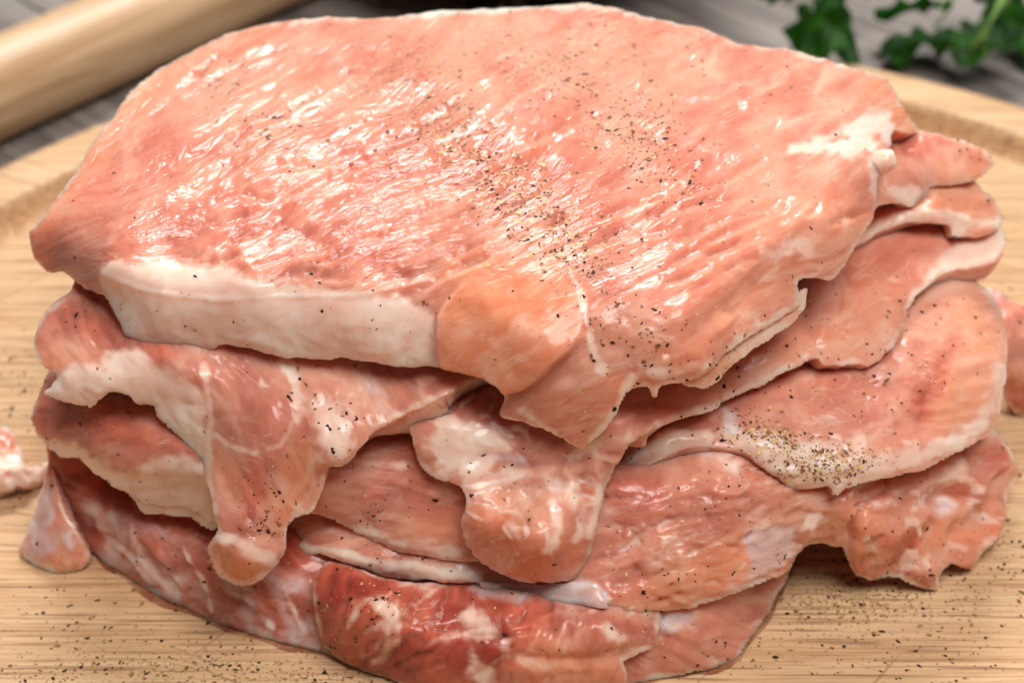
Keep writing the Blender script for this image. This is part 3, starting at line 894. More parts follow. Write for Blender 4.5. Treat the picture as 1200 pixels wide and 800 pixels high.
D.push(D.stroke([(60,505,8),(110,525,10),(170,548,9),(240,552,9)], 9, 6), 0.09)
D.push(D.stroke([(880,515,10),(940,545,12),(1020,540,10),(1100,515,8)], 12, 8), 0.10)
D.push(D.stroke([(1160,455,12),(1150,495,10)], 12, 8), 0.08)
D.push(D.stroke([(1080,470,4),(1105,420,4)], 8, 4), -0.06)
D.ridges(0.03, 1.5, 0.28)
D.lumps(0.06, 0.8)
D.lumps(0.02, 0.22, 1.0, 4)
D.detail(30, 0.05, -5, (380, 520, 560, 660), 8)
D.detail(26, 0.05, 15, (40, 480, 250, 610), 18)
D.detail(30, 0.05, -20, (820, 330, 1180, 580), 28, 0.35)
o = D.build("pork_slice")
tag(o, "fourth raw pork slice, its broad peppered pink top showing at the right", "pork slice", GROUP)

M2 = Slice([(150,572),(170,580),(200,586),(225,588),(245,598),(256,612),(250,622),(238,616),(220,606),(195,604),(172,602),(160,592)],
 base=D, off=-0.15, step=2.6, thick=0.3, edge=0.12, jag=1.8, fibre=10, seed=25)
M2.paint('fat', np.ones_like(M2.U), 0.85)
M2.lumps(0.05, 0.4)
M2.build("fat_layer", o)

# --- fifth slice: thin fat strip, wide draped muscle and the crumpled ragged end on the right
E_ = Slice([(338,638),(345,648),(379,649),(409,660),(439,670),(454,676),(481,678),(520,681),(556,684),(600,690),(640,694),(670,705),(697,710),(703,722),(712,733),(727,738),(745,731),(757,716),(769,716),
 (808,714),(820,710),(844,701),(880,688),(905,678),(922,672),(930,655),(940,641),(955,638),(984,641),(993,655),(1005,673),(1020,678),(1045,676),(1068,683),(1098,692),(1100,675),(1116,660),(1128,666),
 (1140,664),(1150,648),(1170,631),(1178,604),(1184,571),(1198,560),(1194,544),(1173,511),(1150,480),(1050,420),(900,400),(700,420),(500,500),(380,560),(330,600)],
 [(338,642,'y',-2.4),(380,640,'y',-2.75),(450,655,'y',-3.25),(454,676,'y',-3.3),(520,678,'y',-3.5),(600,685,'y',-3.6),(640,692,'y',-3.7),(600,640,'y',-3.2),(700,650,'y',-3.6),(700,710,'y',-4.3),(727,737,'y',-4.4),
  (760,700,'y',-4.1),(720,560,'y',-2.8),(800,560,'y',-2.85),(850,550,'y',-2.8),(800,620,'y',-3.5),(800,680,'y',-4.0),(808,713,'y',-4.0),(880,640,'y',-3.4),(890,590,'y',-3.0),(905,676,'y',-3.3),(945,620,'y',-2.6),(940,640,'y',-2.5),
  (984,640,'y',-2.2),(970,600,'y',-2.4),(1020,600,'y',-2.2),(1020,676,'y',-2.05),(1000,640,'y',-2.2),(1090,640,'y',-1.8),(1098,690,'z',0.1),(1060,580,'z',2.1),(1060,650,'y',-2.0),(1130,600,'y',-1.0),(1140,664,'z',0.2),
  (1110,560,'z',2.0),(1150,540,'z',1.8),(1177,604,'z',0.5),(1190,560,'z',0.8),(1173,515,'z',1.6),(800,450,'z',2.6),(500,560,'z',2.5),(1000,450,'z',2.4)],
 step=2.8, thick=0.8, edge=0.16, jag=2.8, fibre=-14, seed=11)
E_.paint('fat', E_.stroke([(345,640,5),(400,646,6),(440,660,7),(500,668,9),(556,674,8)], 4, 5))
E_.paint('fat', E_.stroke([(570,684,5),(610,688,6),(640,698,5)], 4, 4), 0.9)
E_.paint('silver', E_.stroke([(650,695,6),(690,690,10),(705,700,8)], 6, 6), 0.9)
E_.paint('silver', E_.stroke([(848,700,4),(880,680,8),(905,660,10),(915,630,14)], 6, 6), 0.8)
E_.paint('fat', E_.stroke([(938,622,4),(960,603,5)], 3, 3), 0.9)
E_.paint('fat', E_.stroke([(830,500,10),(770,505,12)], 8, 8), 0.8)
E_.paint('silver', E_.area([(872,628),(905,610),(938,612),(925,655),(900,678),(880,668),(876,645)], 4, 4), 0.9)
E_.paint('silver', E_.area([(636,690),(690,684),(714,706),(700,712),(668,708)], 3, 4), 1.0)
E_.paint('silver', E_.stroke([(700,600,8),(740,590,6)], 8, 8), 0.4)
E_.paint('pale', E_.stroke([(740,720,12),(800,690,20),(880,650,25)], 18, 10), 0.85)
E_.paint('pale', E_.stroke([(1010,620,25),(1040,650,25),(1160,620,16)], 18, 10), 0.75)
E_.paint('red', E_.stroke([(880,540,14),(930,580,12)], 12, 8), 0.5)
E_.paint('red', E_.stroke([(720,590,20),(800,575,25),(850,600,20)], 25, 14), 0.35)
crum = sstep(965, 1010, E_.U)
E_.paint('fat', crum * sstep(0.02, 0.30, fbm(E_.U / 34, E_.V / 26, 0, 61, 4)), 0.6)
E_.paint('red', crum * sstep(0.02, 0.30, fbm(E_.U / 40, E_.V / 34, 5, 71, 3)), 0.7)
E_.paint('silver', E_.stroke([(1105,600,9),(1112,590,7)], 5, 5), 0.9)
E_.paint('fat', E_.stroke([(1075,590,6),(1110,560,8),(1140,530,8)], 6, 8), 0.8)
E_.paint('red', E_.stroke([(1090,583,7)], 5, 4)); E_.paint('red', E_.stroke([(1118,575,9)], 7, 5))
E_.lumps(0.26, 0.9, crum, 1, 2)
E_.ridges(0.07, 1.1, 0.7, crum, 5)
E_.push(E_.stroke([(1118,578,8),(1095,585,6)], 10, 5), -0.30)
E_.push(E_.stroke([(1140,655,6),(1160,630,8),(1172,605,7)], 9, 5), 0.22)
E_.push(E_.stroke([(1100,650,8),(1085,620,8)], 9, 5), -0.18)
E_.push(E_.stroke([(1020,660,14),(1040,640,10)], 12, 6), 0.16)
E_.push(E_.stroke([(350,640,5),(450,660,6),(550,674,6)], 6, 4), 0.06)
E_.push(E_.stroke([(700,682,4),(760,678,4),(830,650,4)], 7, 6), -0.10)
E_.push(E_.stroke([(704,706,3),(715,716,3)], 5, 4), -0.08)
E_.ridges(0.045, 1.3, 0.26, 1 - crum)
E_.lumps(0.05, 0.7)
E_.lumps(0.025, 0.2, 1.0, 4)
E_.detail(70, 0.08, -16, (690, 520, 960, 740), 9)
E_.detail(70, 0.14, -50, (960, 500, 1200, 690), 19, 0.7)
E_.paint('fat', E_.stroke([(745,505,8),(800,520,8),(860,545,6)], 7, 8), 0.8)
E_.detail(40, 0.10, -22, (700, 560, 950, 730), 29, 0.75)
E_.grain = 0.7
o = E_.build("pork_slice")
tag(o, "fifth raw pork slice, draped wide in front and crumpled ragged at its right end", "pork slice", GROUP)

M3 = Slice([(560,684),(600,682),(640,684),(680,682),(700,690),(714,705),(712,712),(696,710),(672,708),(640,704),(610,702),(585,696)],
 base=E_, off=0.14, step=2.6, thick=0.2, edge=0.10, jag=2.0, fibre=12, seed=27)
M3.paint('silver', np.ones_like(M3.U), 0.8)
M3.lumps(0.07, 0.4)
M3.build("membrane", o)

# --- sixth slice: dark red rolled piece at the bottom front
Fp = Slice([(367,690),(372,670),(386,657),(405,661),(440,673),(480,681),(560,685),(640,696),(700,707),(768,709),(773,730),(765,755),(745,768),(731,776),(735,790),(728,806),(690,822),(600,828),(520,820),(460,798),(415,783),(388,765),(373,740)],
 [(370,700,'y',-3.6),(400,665,'y',-3.2),(440,720,'y',-4.5),(390,764,'z',0.25),(460,796,'z',0.1),(500,760,'y',-4.8),(520,690,'y',-3.6),(560,740,'y',-4.65),(600,720,'y',-4.5),(640,760,'y',-5.0),(600,800,'y',-5.1),
  (560,825,'z',0.0),(690,822,'z',0.05),(700,740,'y',-4.8),(760,740,'y',-4.3),(760,712,'y',-4.1),(730,780,'y',-4.8),(640,700,'y',-3.9)],
 step=2.6, thick=1.0, edge=0.30, jag=1.3, fibre=-65, seed=13)
Fp.paint('red', Fp.area([(340,630),(580,640),(660,710),(580,800),(520,815),(390,800),(340,720)], 10, 12), 1.0)
Fp.paint('red', Fp.stroke([(580,735,12),(680,730,20),(765,735,16)], 14, 8), 0.72)
Fp.paint('red', Fp.stroke([(450,780,10),(560,800,14)], 14, 8), 0.4)
Fp.paint('pale', Fp.stroke([(590,740,20),(640,770,30),(700,790,20)], 18, 10), 0.85)
Fp.paint('fat', Fp.stroke([(440,705,4),(462,722,12),(470,745,6),(440,772,3)], 6, 10), 0.85)
Fp.paint('fat', Fp.stroke([(545,720,8),(570,735,12),(530,745,5)], 7, 10), 0.75)
Fp.paint('fat', Fp.stroke([(555,765,5),(560,790,12),(585,810,10)], 6, 8), 0.85)
Fp.paint('fat', Fp.stroke([(712,740,8),(722,750,5)], 5, 6), 0.85)
Fp.paint('fat', Fp.stroke([(580,755,3),(600,765,6),(640,782,6)], 5, 6), 0.6)
Fp.paint('silver', Fp.stroke([(555,690,6),(620,700,6)], 6, 5), 0.7)
Fp.push(Fp.stroke([(578,750,4),(590,730,3),(640,712,3)], 6, 4), -0.14)
Fp.push(Fp.stroke([(600,770,3),(680,775,4),(735,768,3)], 6, 4), -0.14)
Fp.push(Fp.stroke([(640,740,16),(740,735,14)], 14, 6), 0.12)
Fp.push(Fp.stroke([(500,700,8),(480,740,6)], 12, 8), -0.12)
Fp.push(Fp.stroke([(410,700,20),(420,740,20)], 16, 8), 0.10)
Fp.ridges(0.06, 1.0, 0.3)
Fp.lumps(0.08, 0.5)
Fp.lumps(0.025, 0.2, 1.0, 4)
Fp.detail(60, 0.10, -30, (360, 650, 780, 800), 10, 0.7)
Fp.aniso = 0.4
o = Fp.build("pork_slice")
tag(o, "dark red rolled raw pork slice streaked with fat at the bottom front", "pork slice", GROUP)

# --- bottom slice on the board
G = Slice([(55,532),(58,551),(66,571),(69,595),(82,617),(102,640),(124,661),(150,678),(187,703),(220,716),(267,736),(300,746),(333,756),(380,766),(450,790),(600,815),(720,806),(769,797),(808,788),(850,779),
 (865,770),(877,752),(898,722),(910,698),(922,680),(930,655),(940,600),(850,560),(600,560),(400,560),(250,550),(120,520),(60,500)],
 [(55,535,'z',1.9),(66,571,'z',1.3),(72,597,'z',0.75),(102,640,'z',0.2),(150,676,'z',0.05),(220,716,'z',0.03),(300,746,'z',0.03),(380,765,'z',0.05),(95,588,'z',1.25),(157,612,'z',1.3),(230,640,'z',1.35),(300,668,'z',1.35),(350,665,'z',1.5),
  (150,570,'z',1.45),(240,600,'z',1.4),(600,600,'z',1.4),(120,625,'z',0.7),(200,670,'z',0.72),(300,710,'z',0.7),
  (860,700,'z',1.15),(850,779,'z',0.05),(780,740,'y',-4.1),(769,797,'z',0.05),(865,770,'z',0.03),(898,722,'z',0.1),(922,680,'z',0.3),(900,640,'z',1.2),(600,800,'z',0.3),(450,770,'z',0.3)],
 step=3.0, thick=1.0, edge=0.25, jag=1.3, fibre=24, seed=15)
G.paint('silver', G.area([(85,582),(120,588),(170,612),(230,635),(300,665),(380,680),(380,780),(300,755),(220,725),(150,690),(90,630)], 8, 12), 0.55)
G.paint('red', G.area([(60,560),(170,600),(380,670),(380,780),(220,730),(90,640)], 10, 12), 0.75)
G.paint('fat', G.stroke([(115,600,10),(130,630,10),(150,650,6)], 7, 9), 0.7)
G.paint('fat', G.stroke([(155,615,3),(165,655,4),(200,690,4)], 4, 5), 0.8)
G.paint('red', G.stroke([(60,540,16),(130,572,22),(250,612,32),(340,642,30)], 10, 9), 1.0)
G.wipe('silver', G.stroke([(60,540,14),(130,566,18),(250,602,26),(340,630,26)], 8, 9))
G.paint('red', G.stroke([(185,640,14),(210,650,12)], 9, 8), 0.9)
G.wipe('silver', G.stroke([(185,640,14),(210,655,12)], 9, 8))
G.paint('red', G.stroke([(340,690,15),(370,720,10)], 12, 8), 0.6)
G.paint('silver', G.area([(768,716),(805,716),(822,712),(808,730),(775,748),(770,735)], 3, 4), 1.0)
G.paint('fat', G.area([(768,716),(800,716),(800,728),(775,742)], 3, 4), 0.7)
G.paint('red', G.stroke([(800,760,20),(870,730,20)], 20, 10), 0.35)
for q in ([(130,600,2),(142,640,3),(175,680,2)], [(215,640,2),(240,680,3),(250,715,2)], [(270,660,2),(290,700,3),(320,735,2)], [(330,680,2),(345,715,3),(360,745,2)]):
    G.paint('fat', G.stroke(q, 3, 4), 0.9)
    G.push(G.stroke(q, 4, 4), 0.05)
for q in ([(108,610,4),(120,640,5)], [(235,660,5),(262,700,6)], [(305,690,4),(330,735,5)]):
    G.wipe('silver', G.stroke(q, 5, 5)); G.paint('red', G.stroke(q, 6, 5), 0.7)
G.ridges(0.035, 1.4, 0.3)
G.lumps(0.09, 0.7)
G.lumps(0.02, 0.22, 1.0, 4)
G.detail(50, 0.08, 45, (60, 560, 380, 760), 11, 0.6)
G.detail(20, 0.06, -20, (740, 680, 930, 790), 21)
bottom = G.build("pork_slice")
tag(bottom, "bottom raw pork slice lying on the board, with bluish white rim at the left", "pork slice", GROUP)

G2 = Slice([(58,540),(68,572),(76,600),(90,620),(101,640),(106,652),(100,663),(85,670),(65,672),(45,665),(30,656),(21,645),(28,628),(40,600),(50,568)],
 [(60,550,'z',1.7),(40,610,'z',0.75),(25,648,'z',0.15),(65,669,'z',0.1),(102,655,'z',0.3),(60,610,'z',1.0),(88,625,'z',0.9),(60,640,'z',0.6)],
 step=2.6, thick=0.45, edge=0.22, jag=1.0, fibre=70, seed=17)
G2.paint('silver', G2.stroke([(55,570,8),(50,610,14),(40,640,12),(75,630,10)], 8, 8), 0.95)
G2.paint('fat', G2.stroke([(24,645,4),(40,660,5),(65,669,4)], 4, 4), 0.6)
G2.paint('pale', G2.stroke([(60,668,10),(98,655,8)], 6, 5), 0.8)
G2.lumps(0.10, 0.4)
G2.build("flap", bottom)

JUICE, _nt, _b = new_mat("meat_juice")
_k = NT(_nt)
_b.inputs['Base Color'].default_value = rgb(0.26, 0.055, 0.02)
_b.inputs['Roughness'].default_value = 0.12
_nt.links.new(_k.step(_k.noise(object_coords_cm(_k), 2.2, 3.0), 0.3, 0.75, 0.25, 0.7), _b.inputs['Alpha'])
gp = G.P
gc = gp.mean(0)
dd = np.roll(gp, -1, 0) - np.roll(gp, 1, 0)
nn = np.stack([dd[:, 1], -dd[:, 0]], -1); nn /= np.linalg.norm(nn, axis=1)[:, None] + 1e-9
if ((gp - gc) * nn).sum() < 0: nn = -nn
ang = np.arange(len(gp)) * 0.16
ro = gp + nn * (4.0 + 5.0 * noise(ang, ang * 0, 0, 5))[:, None]
ri = gp - nn * 6.0
vo = at(ro[:, 0], ro[:, 1], 0.002); vi = at(ri[:, 0], ri[:, 1], 0.006)
n_ = len(ro)
jo = mesh_obj("meat_juice", np.vstack([vo, vi]) * CM, [(i, (i + 1) % n_, n_ + (i + 1) % n_, n_ + i) for i in range(n_) if gp[i, 1] > 570 or gp[i, 0] > 860], JUICE)
tag(jo, "thin reddish meat juice pooled on the board round the stack", "meat juice", kind='stuff')

# --- reddish slice sticking out behind on the right
Hh = Slice([(1040,360),(1080,330),(1130,328),(1152,338),(1170,340),(1188,352),(1204,356),(1260,362),(1290,400),(1272,458),(1232,488),(1198,488),(1180,472),(1165,445),(1120,430),(1060,420)],
 [(1180,380,'z',2.3),(1195,486,'z',0.1),(1195,430,'z',1.5),(1160,345,'z',2.5),(1280,420,'z',1.0),(1070,380,'z',2.3),(1240,370,'z',2.0),(1232,480,'z',0.1)],
 step=3.0, thick=0.9, edge=0.3, jag=1.6, fibre=40, seed=19)
Hh.paint('red', np.ones_like(Hh.U), 0.45)
Hh.paint('silver', Hh.stroke([(1150,340,8),(1172,346,6)], 5, 5), 0.8)
Hh.paint('pale', Hh.stroke([(1190,440,14),(1180,465,10)], 10, 8), 0.7)
Hh.lumps(0.18, 0.6)
o = Hh.build("pork_slice")
tag(o, "reddish raw pork slice end resting on the board at the far right", "pork slice", GROUP)

# --- trimming lying on the board at the left
Sc = Slice([(-30,496),(0,500),(14,505),(24,525),(30,545),(42,546),(55,541),(57,553),(46,570),(22,580),(0,583),(-40,586),(-60,540)],
 [(-30,500,'z',0.4),(10,508,'z',0.5),(20,578,'z',0.05),(52,552,'z',0.25),(0,550,'z',0.75),(-40,560,'z',0.6),(30,560,'z',0.45),(-40,585,'z',0.05)],
 step=2.6, thick=0.5, edge=0.25, jag=1.6, fibre=10, seed=21)
Sc.paint('fat', Sc.stroke([(-40,555,26),(10,556,24),(50,555,14)], 8, 8), 1.0)
Sc.paint('red', Sc.stroke([(5,520,10)], 8, 5), 0.5)
Sc.paint('pale', Sc.stroke([(0,530,14),(-40,520,14)], 8, 6), 0.8)
Sc.lumps(0.22, 0.4)
Sc.detail(20, 0.10, 20, (-20, 500, 55, 580), 31, 0.6)
o = Sc.build("meat_trimming")
tag(o, "small pale fatty meat trimming on the board at the left", "meat trimming")

# ------------------------------------------------------------------ ground pepper
def locate(u, v):
    """front-most meat surface under a chart point, or the board top"""
    best = None
    for s in PIECES:
        j = int(round((u - s.u0) / s.step)); i = int(round((v - s.v0) / s.step))
        if 0 <= i < s.keep.shape[0] and 0 <= j < s.keep.shape[1] and s.keep[i, j] and s.sd[i, j] > 2:
            if best is None or s.t[i, j] < best[0]:
                best = (s.t[i, j], s, i, j)
    if best is None:
        p = at(u, v, 0.0)
        return 'board', p, np.array([0, 0, 1.0])
    _, s, i, j = best
    i2 = min(max(i + random.choice((-1, 1)), 0), s.keep.shape[0] - 1); j2 = min(max(j + random.choice((-1, 1)), 0), s.keep.shape[1] - 1)
    p = s.F[i, j].copy()
    if s.keep[i2, j]: p = p + (s.F[i2, j] - s.F[i, j]) * random.uniform(0, 0.6)
    if s.keep[i, j2]: p = p + (s.F[i, j2] - s.F[i, j]) * random.uniform(0, 0.6)
    return 'meat', p, s.N[i, j]

_ico = bmesh.new(); bmesh.ops.create_icosphere(_ico, subdivisions=1, radius=1.0)
ICO_V = np.array([v.co[:] for v in _ico.verts]); ICO_F = np.array([[v.index for v in f.verts] for f in _ico.faces]); _ico.free()

class Grains:
    def __init__(s): s.v = []; s.f = []; s.n = 0
    def add(s, p, n, size, flat):
        n = n / np.linalg.norm(n)
        a = rng.normal(size=3); a -= n * (a @ n); a /= np.linalg.norm(a)
        b = np.cross(n, a)
        V = ICO_V * (1 + 0.35 * rng.uniform(-1, 1, (12, 1)))
        r = size * np.array([rng.uniform(0.8, 1.5), rng.uniform(0.55, 1.0), flat])
        V = V * r
        V = V[:, :1] * a + V[:, 1:2] * b + V[:, 2:] * n + p + n * r[2] * 0.45
        s.v.append(V); s.f.append(ICO_F + s.n); s.n += 12
    def build(s, name, mat, label, category):
        if not s.v: return
        o = mesh_obj(name, np.vstack(s.v) * CM, np.vstack(s.f), mat, smooth=False)
        tag(o, label, category, kind='stuff')

gr = {k: Grains() for k in ('dark_meat', 'brown_meat', 'tan_meat', 'dark_board', 'brown_board', 'tan_board')}
def sprinkle(u, v, k):
    where, p, n = locate(u, v)
    size = {'dark': rng.gamma(2.2, 0.0085) + 0.010, 'brown': rng.gamma(2.2, 0.0070) + 0.009, 'tan': rng.gamma(2.2, 0.0060) + 0.008}[k]
    gr[k + '_' + where].add(p, n, min(size, 0.055), min(size, 0.055) * rng.uniform(0.35, 0.7))
def cloud(u, v, su, sv, n, mix=(0.3, 0.3, 0.4), ang=0.0):
    c, s_ = math.cos(math.radians(ang)), math.sin(math.radians(ang))
    for _ in range(int(n * 0.75)):
        a, b = rng.normal() * su, rng.normal() * sv
        k = rng.choice(['dark', 'brown', 'tan'], p=mix)
        sprinkle(u + a * c - b * s_, v + a * s_ + b * c, k)
fine = (0.07, 0.52, 0.41)
for a in [(270,100,22,7,60,fine,50),(325,150,16,8,50,(0.25,0.4,0.35),40),(480,85,20,9,90,fine,-15),(505,130,16,14,110,fine,60),(540,165,20,10,120,fine,45),(580,200,22,9,110,(0.2,0.4,0.4),40),
          (610,225,22,12,70,fine,20),(640,70,28,14,110,fine,0),(665,95,12,7,40,(0.3,0.4,0.3),0),(735,140,16,10,90,(0.3,0.4,0.3),60),(760,165,14,10,80,(0.34,0.36,0.3),60),(800,215,16,9,45,fine,20),
          (650,265,24,9,100,fine,30),(672,302,12,6,30,(0.25,0.5,0.25),30),(690,280,25,16,60,fine,30),(560,60,70,20,130,fine,5),(420,60,50,14,60,fine,0),(740,400,22,12,30,(0.2,0.5,0.3),0),
          (700,45,40,15,60,fine,0),(850,60,60,14,40,fine,15)]:
    cloud(a[0], a[1], a[2] * 1.7, a[3] * 2.4, int(a[4] * 5.0), *a[5:])
for a in [(900,515,26,12,560,(0.04,0.38,0.58),15),(965,545,34,10,560,(0.04,0.38,0.58),-8),(900,510,28,14,130,(0.3,0.45,0.25),10),(950,535,34,12,170,(0.22,0.48,0.30),-8),(990,545,14,12,50,(0.3,0.45,0.25),0),(870,470,14,12,40,(0.3,0.5,0.2),0),(1000,460,60,40,120,(0.3,0.4,0.3),0),
          (1100,400,40,40,60,(0.5,0.35,0.15),0),(1010,330,35,30,40,(0.45,0.25,0.3),0),(1060,440,30,30,60,(0.4,0.4,0.2),0),(860,410,30,14,36,(0.4,0.4,0.2),-30),
          (380,490,30,25,50,(0.45,0.35,0.2),30),(310,580,18,22,70,(0.4,0.3,0.3),0),(310,620,16,8,60,(0.35,0.35,0.3),10),(450,590,30,14,50,(0.25,0.3,0.45),0),(440,720,26,24,90,(0.4,0.25,0.35),50),
          (455,700,16,10,60,(0.35,0.3,0.35),0),(400,720,15,25,60,(0.35,0.2,0.45),0),(780,690,36,10,34,(0.6,0.3,0.1),-10),(1060,640,40,30,50,(0.5,0.3,0.2),0),(480,655,40,6,26,(0.5,0.4,0.1),10),
          (600,560,50,12,20,(0.6,0.3,0.1),0),(850,570,50,30,40,(0.5,0.3,0.2),0),(110,500,40,20,34,(0.6,0.3,0.1),0),(90,370,25,15,24,(0.6,0.3,0.1),0),(1130,175,20,8,30,(0.6,0.3,0.1),10),(250,690,80,30,40,(0.4,0.3,0.3),20),(730,735,20,6,14,(0.5,0.4,0.1),0)]:
    cloud(*a)
for _ in range(1100):                                    # loose grains all over the stack
    u, v = rng.uniform(40, 1170), rng.uniform(30, 790)
    sprinkle(u, v, rng.choice(['dark', 'brown', 'tan'], p=(0.22, 0.42, 0.36)))
for a in [(1000,705,45,16,420,(0.08,0.17,0.75),0),(1030,715,80,26,360,(0.15,0.2,0.65),0),(1120,680,60,30,200,(0.4,0.25,0.35),0),(900,760,90,20,220,(0.15,0.2,0.65),0),(1080,770,90,20,160,(0.4,0.2,0.4),0),
          (120,780,110,16,420,(0.08,0.17,0.75),0),(300,785,70,10,260,(0.1,0.2,0.7),0),(80,730,70,25,200,(0.15,0.2,0.65),0),(220,755,60,14,120,(0.15,0.2,0.65),8),(20,450,14,30,70,(0.5,0.3,0.2),0),(15,560,30,40,40,(0.4,0.3,0.3),0),
          (1000,700,55,14,500,(0.06,0.24,0.70),0),(150,790,120,10,400,(0.05,0.2,0.75),0),(1185,640,20,40,60,(0.45,0.3,0.25),0),(960,655,20,10,24,(0.5,0.3,0.2),0),(400,795,40,5,90,(0.1,0.2,0.7),5),(1190,300,12,60,24,(0.4,0.4,0.2),0)]:
    cloud(*a)
M_DARK = grain_material("black_pepper", (0.012, 0.009, 0.007), (0.05, 0.03, 0.018), 0.6)
M_BROWN = grain_material("brown_pepper_husk", (0.15, 0.060, 0.022), (0.34, 0.165, 0.07), 0.6)
M_TAN = grain_material("pale_pepper_core", (0.58, 0.36, 0.11), (0.80, 0.58, 0.25), 0.6)
gr['dark_meat'].build("ground_pepper", M_DARK, "coarse black pepper flakes scattered over the meat", "pepper")
gr['brown_meat'].build("ground_pepper", M_BROWN, "reddish brown pepper husk bits scattered over the meat", "pepper")
gr['tan_meat'].build("ground_pepper", M_TAN, "fine pale tan pepper crumbs scattered over the meat", "pepper")
gr['dark_board'].build("ground_pepper", M_DARK, "coarse black pepper flakes spilled on the board", "pepper")
gr['brown_board'].build("ground_pepper", M_BROWN, "brown pepper husk bits spilled on the board", "pepper")
gr['tan_board'].build("ground_pepper", grain_material("olive_pepper_crumb", (0.22, 0.13, 0.045), (0.46, 0.32, 0.13), 0.6), "fine pale tan pepper crumbs spilled on the board", "pepper")

# ------------------------------------------------------------------ things behind the board
PIN_WOOD = wood_material("pale_turned_wood", (0.42, 0.25, 0.125), (0.66, 0.455, 0.27), 0.42, 2)
def turned(name, profile, p0, p1, mat, parent=None, seg=48):
    V, F = lathe([(r * CM, z * CM) for r, z in profile], seg)
    o = mesh_obj(name, V, F, mat)
    d = Vector(p1) - Vector(p0)
    o.rotation_euler = d.to_track_quat('Z', 'Y').to_euler()
    o.location = Vector(p0) * CM
    return o
r0 = 1.28
a0 = at(np.array(-60.0), np.array(128.0), TABLE_Z + r0); a1 = at(np.array(250.0), np.array(-8.0), TABLE_Z + r0)
dirv = (a1 - a0) / np.linalg.norm(a1 - a0)
p0 = a0 - dirv * 14
profile = [(0.2, 0), (0.7, 0.1), (1.0, 0.5)] + [(1.12 + 0.26 * math.sin(math.pi * min(0.5, t / 30)), 0.5 + t) for t in np.linspace(1, 36, 20)] + [(1.0, 37.2), (0.6, 37.7), (0.15, 37.8)]
pin = turned("rolling_pin", profile, p0, p0 + dirv * 38, PIN_WOOD)
tag(pin, "slim pale wooden rolling pin lying on the table behind the board", "rolling pin")

DARK_WOOD = wood_material("dark_brown_wood", (0.018, 0.009, 0.005), (0.05, 0.022, 0.011), 0.4, 2)
bc = at(np.array(598.0), np.array(16.0), TABLE_Z)
bp = [(2.0, 0.0), (2.25, 0.1), (2.3, 0.35), (2.9, 0.9), (4.2, 1.9), (5.2, 3.2), (5.7, 4.8), (5.75, 5.0), (5.6, 5.05), (5.45, 4.8), (5.0, 3.3), (4.0, 2.1), (2.6, 1.2), (0.3, 0.9)]
bp = [(r * 1.15, z) for r, z in bp]
V, F = lathe([(r * CM, z * CM) for r, z in bp], 64)
bowl = mesh_obj("wooden_bowl", V, F, DARK_WOOD)
bowl.location = (bc[0] * CM, (bc[1] + 2.6) * CM, TABLE_Z * CM)
tag(bowl, "dark brown wooden bowl behind the meat stack", "bowl")

LEAF = leaf_material()
def leaf_mesh(name, length, width, lobes, curl, seed):
    """lobed parsley leaflet: thin solid with ruffled blade"""
    r = np.random.default_rng(seed)
    nt_, nr = 96, 12
    V = []; F = []
    ts = np.linspace(-math.pi * 0.93, math.pi * 0.93, nt_)
    def rad(t):
        w = 0.62 + 0.38 * abs(math.cos(lobes * 0.5 * t)) ** 0.8
        w *= 0.94 + 0.06 * math.cos(t * 11 + seed) + 0.02 * math.cos(t * 29)
        return w * (0.72 + 0.28 * math.cos(t))
    for side in (1, -1):
        for k in range(nr + 1):
            f = k / nr
            for t in ts:
                R = rad(t) * f
                x = R * math.cos(t) * length; y = R * math.sin(t) * width
                z = curl * (x * x * 0.5 + y * y * 0.8) / length + 0.10 * math.sin(t * 7 + seed) * f * f * width + 0.08 * math.sin(x * 3 + seed) * f
                V.append(((x + 0.25 * length) * CM, y * CM, (z + side * 0.012) * CM))
    n = (nr + 1) * nt_
    for s_ in (0, 1):
        for k in range(nr):
            for j in range(nt_ - 1):
                q = [s_ * n + k * nt_ + j, s_ * n + k * nt_ + j + 1, s_ * n + (k + 1) * nt_ + j + 1, s_ * n + (k + 1) * nt_ + j]
                F.append(q if s_ else q[::-1])
    for j in range(nt_ - 1):
        a = nr * nt_ + j
        F.append([a, a + 1, n + a + 1, n + a])
    return V, F

STEM, _nt, _b = new_mat("parsley_stem")
_b.inputs['Base Color'].default_value = rgb(0.16, 0.30, 0.05); _b.inputs['Roughness'].default_value = 0.4
_k = NT(_nt); _p = object_coords_cm(_k)
_nt.links.new(_k.mix(_k.noise(_k.vmul(_p, (1, 1, 1)), 3.0, 3.0), rgb(0.10, 0.22, 0.03), rgb(0.26, 0.40, 0.10)), _b.inputs['Base Color'])

def tube(name, pts, r0_, r1_, mat, parent):
    pts = [Vector(p) for p in pts]
    V = []; F = []; seg = 10
    for i, p in enumerate(pts):
        d = (pts[min(i + 1, len(pts) - 1)] - pts[max(i - 1, 0)]).normalized()
        a = d.orthogonal().normalized(); b = d.cross(a)
        r = r0_ + (r1_ - r0_) * i / (len(pts) - 1)
        for j in range(seg):
            t = 2 * math.pi * j / seg
            V.append((p + a * math.cos(t) * r + b * math.sin(t) * r) * CM)
    for i in range(len(pts) - 1):
        for j in range(seg):
            F.append((i * seg + j, i * seg + (j + 1) % seg, (i + 1) * seg + (j + 1) % seg, (i + 1) * seg + j))
    F.append(tuple(range(seg))[::-1]); F.append(tuple((len(pts) - 1) * seg + j for j in range(seg)))
    o = mesh_obj(name, V, F, mat)
    o.parent = parent
    o.location = -parent.location
    return o

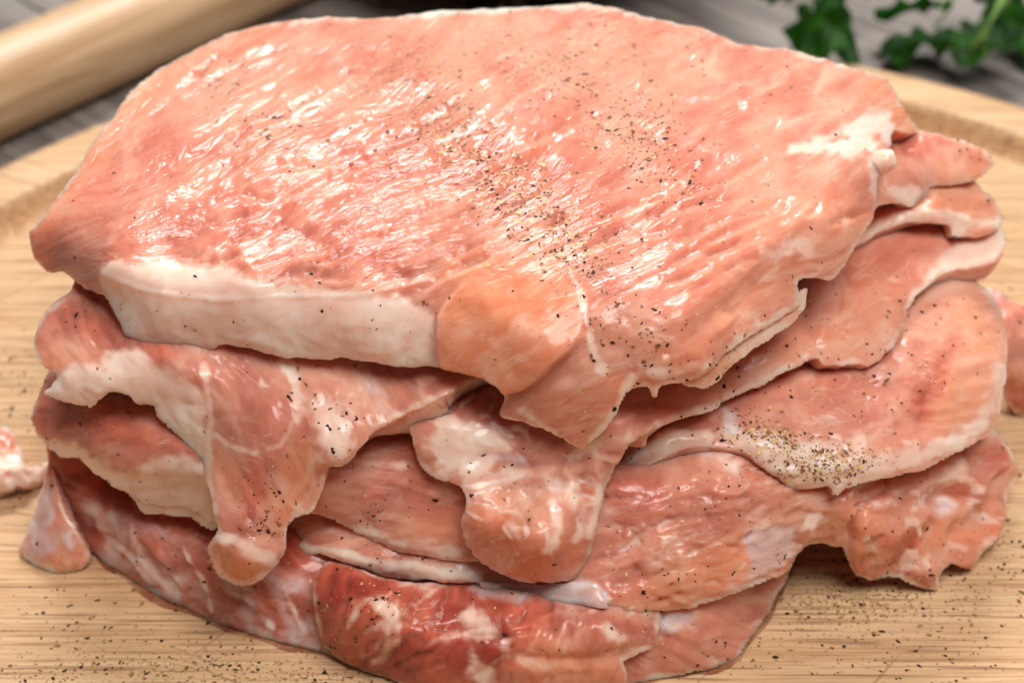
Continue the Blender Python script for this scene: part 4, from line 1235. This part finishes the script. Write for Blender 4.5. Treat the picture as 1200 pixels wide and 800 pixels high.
def sprig(label, base, leaves, stems):
    e = bpy.data.objects.new("parsley_sprig", None)
    e.location = Vector(base) * CM
    col.objects.link(e)
    tag(e, label, "parsley", "parsley on the table")
    for (pos, rot, L, W, lob, curl, sd) in leaves:
        V, F = leaf_mesh("leaf", L * 1.1, W * 1.2, lob, curl, sd)
        o = mesh_obj("leaf", V, F, LEAF)
        o.parent = e
        o.location = (Vector(pos) - Vector(base)) * CM
        o.rotation_euler = [math.radians(x) for x in rot]
    for pts, ra, rb in stems:
        tube("stem", pts, ra, rb, STEM, e)
    return e

def tp(u, v, z): return tuple(at(np.array(float(u)), np.array(float(v)), z))
b1 = tp(960, -20, TABLE_Z)
sprig("bright green parsley sprig standing up just behind the board", b1,
      [(tp(950, 2, 0.6), (48, 8, -88), 2.3, 1.5, 3, -0.22, 1), (tp(976, 8, 0.0), (35, 25, -80), 1.7, 0.6, 3, -0.3, 2), (tp(932, -4, 0.8), (40, -30, -150), 1.1, 0.9, 3, -0.2, 3),
       (tp(1008, -22, 0.2), (20, 10, 10), 0.8, 0.7, 3, -0.2, 4)],
      [([tp(960, -60, TABLE_Z + 0.3), tp(962, -30, -0.6), tp(960, -12, 0.3), tp(958, 2, 0.6)], 0.12, 0.07)])
b2 = tp(1110, 0, TABLE_Z)
sprig("dark green parsley sprig with a pale stem lying behind the board at the right", b2,
      [(tp(1098, 4, 0.6), (30, 30, 150), 1.5, 1.3, 3, 0.25, 6), (tp(1104, 40, -0.9), (14, 8, 195), 1.6, 1.5, 3, -0.2, 7), (tp(1122, 34, -0.8), (18, -10, -75), 1.7, 1.5, 3, -0.25, 8),
       (tp(1152, 5, -0.2), (25, 15, 30), 1.8, 1.5, 3, -0.2, 10), (tp(1172, 22, -0.9), (10, 15, -60), 1.8, 0.7, 3, -0.2, 13)],
      [([tp(1192, -30, 0.8), tp(1174, 5, 0.5), tp(1152, 40, -0.2), tp(1122, 78, -1.4)], 0.2, 0.08),
       ([tp(1120, -20, 0.2), tp(1112, 10, -0.3), tp(1095, 34, -0.8)], 0.09, 0.06)])
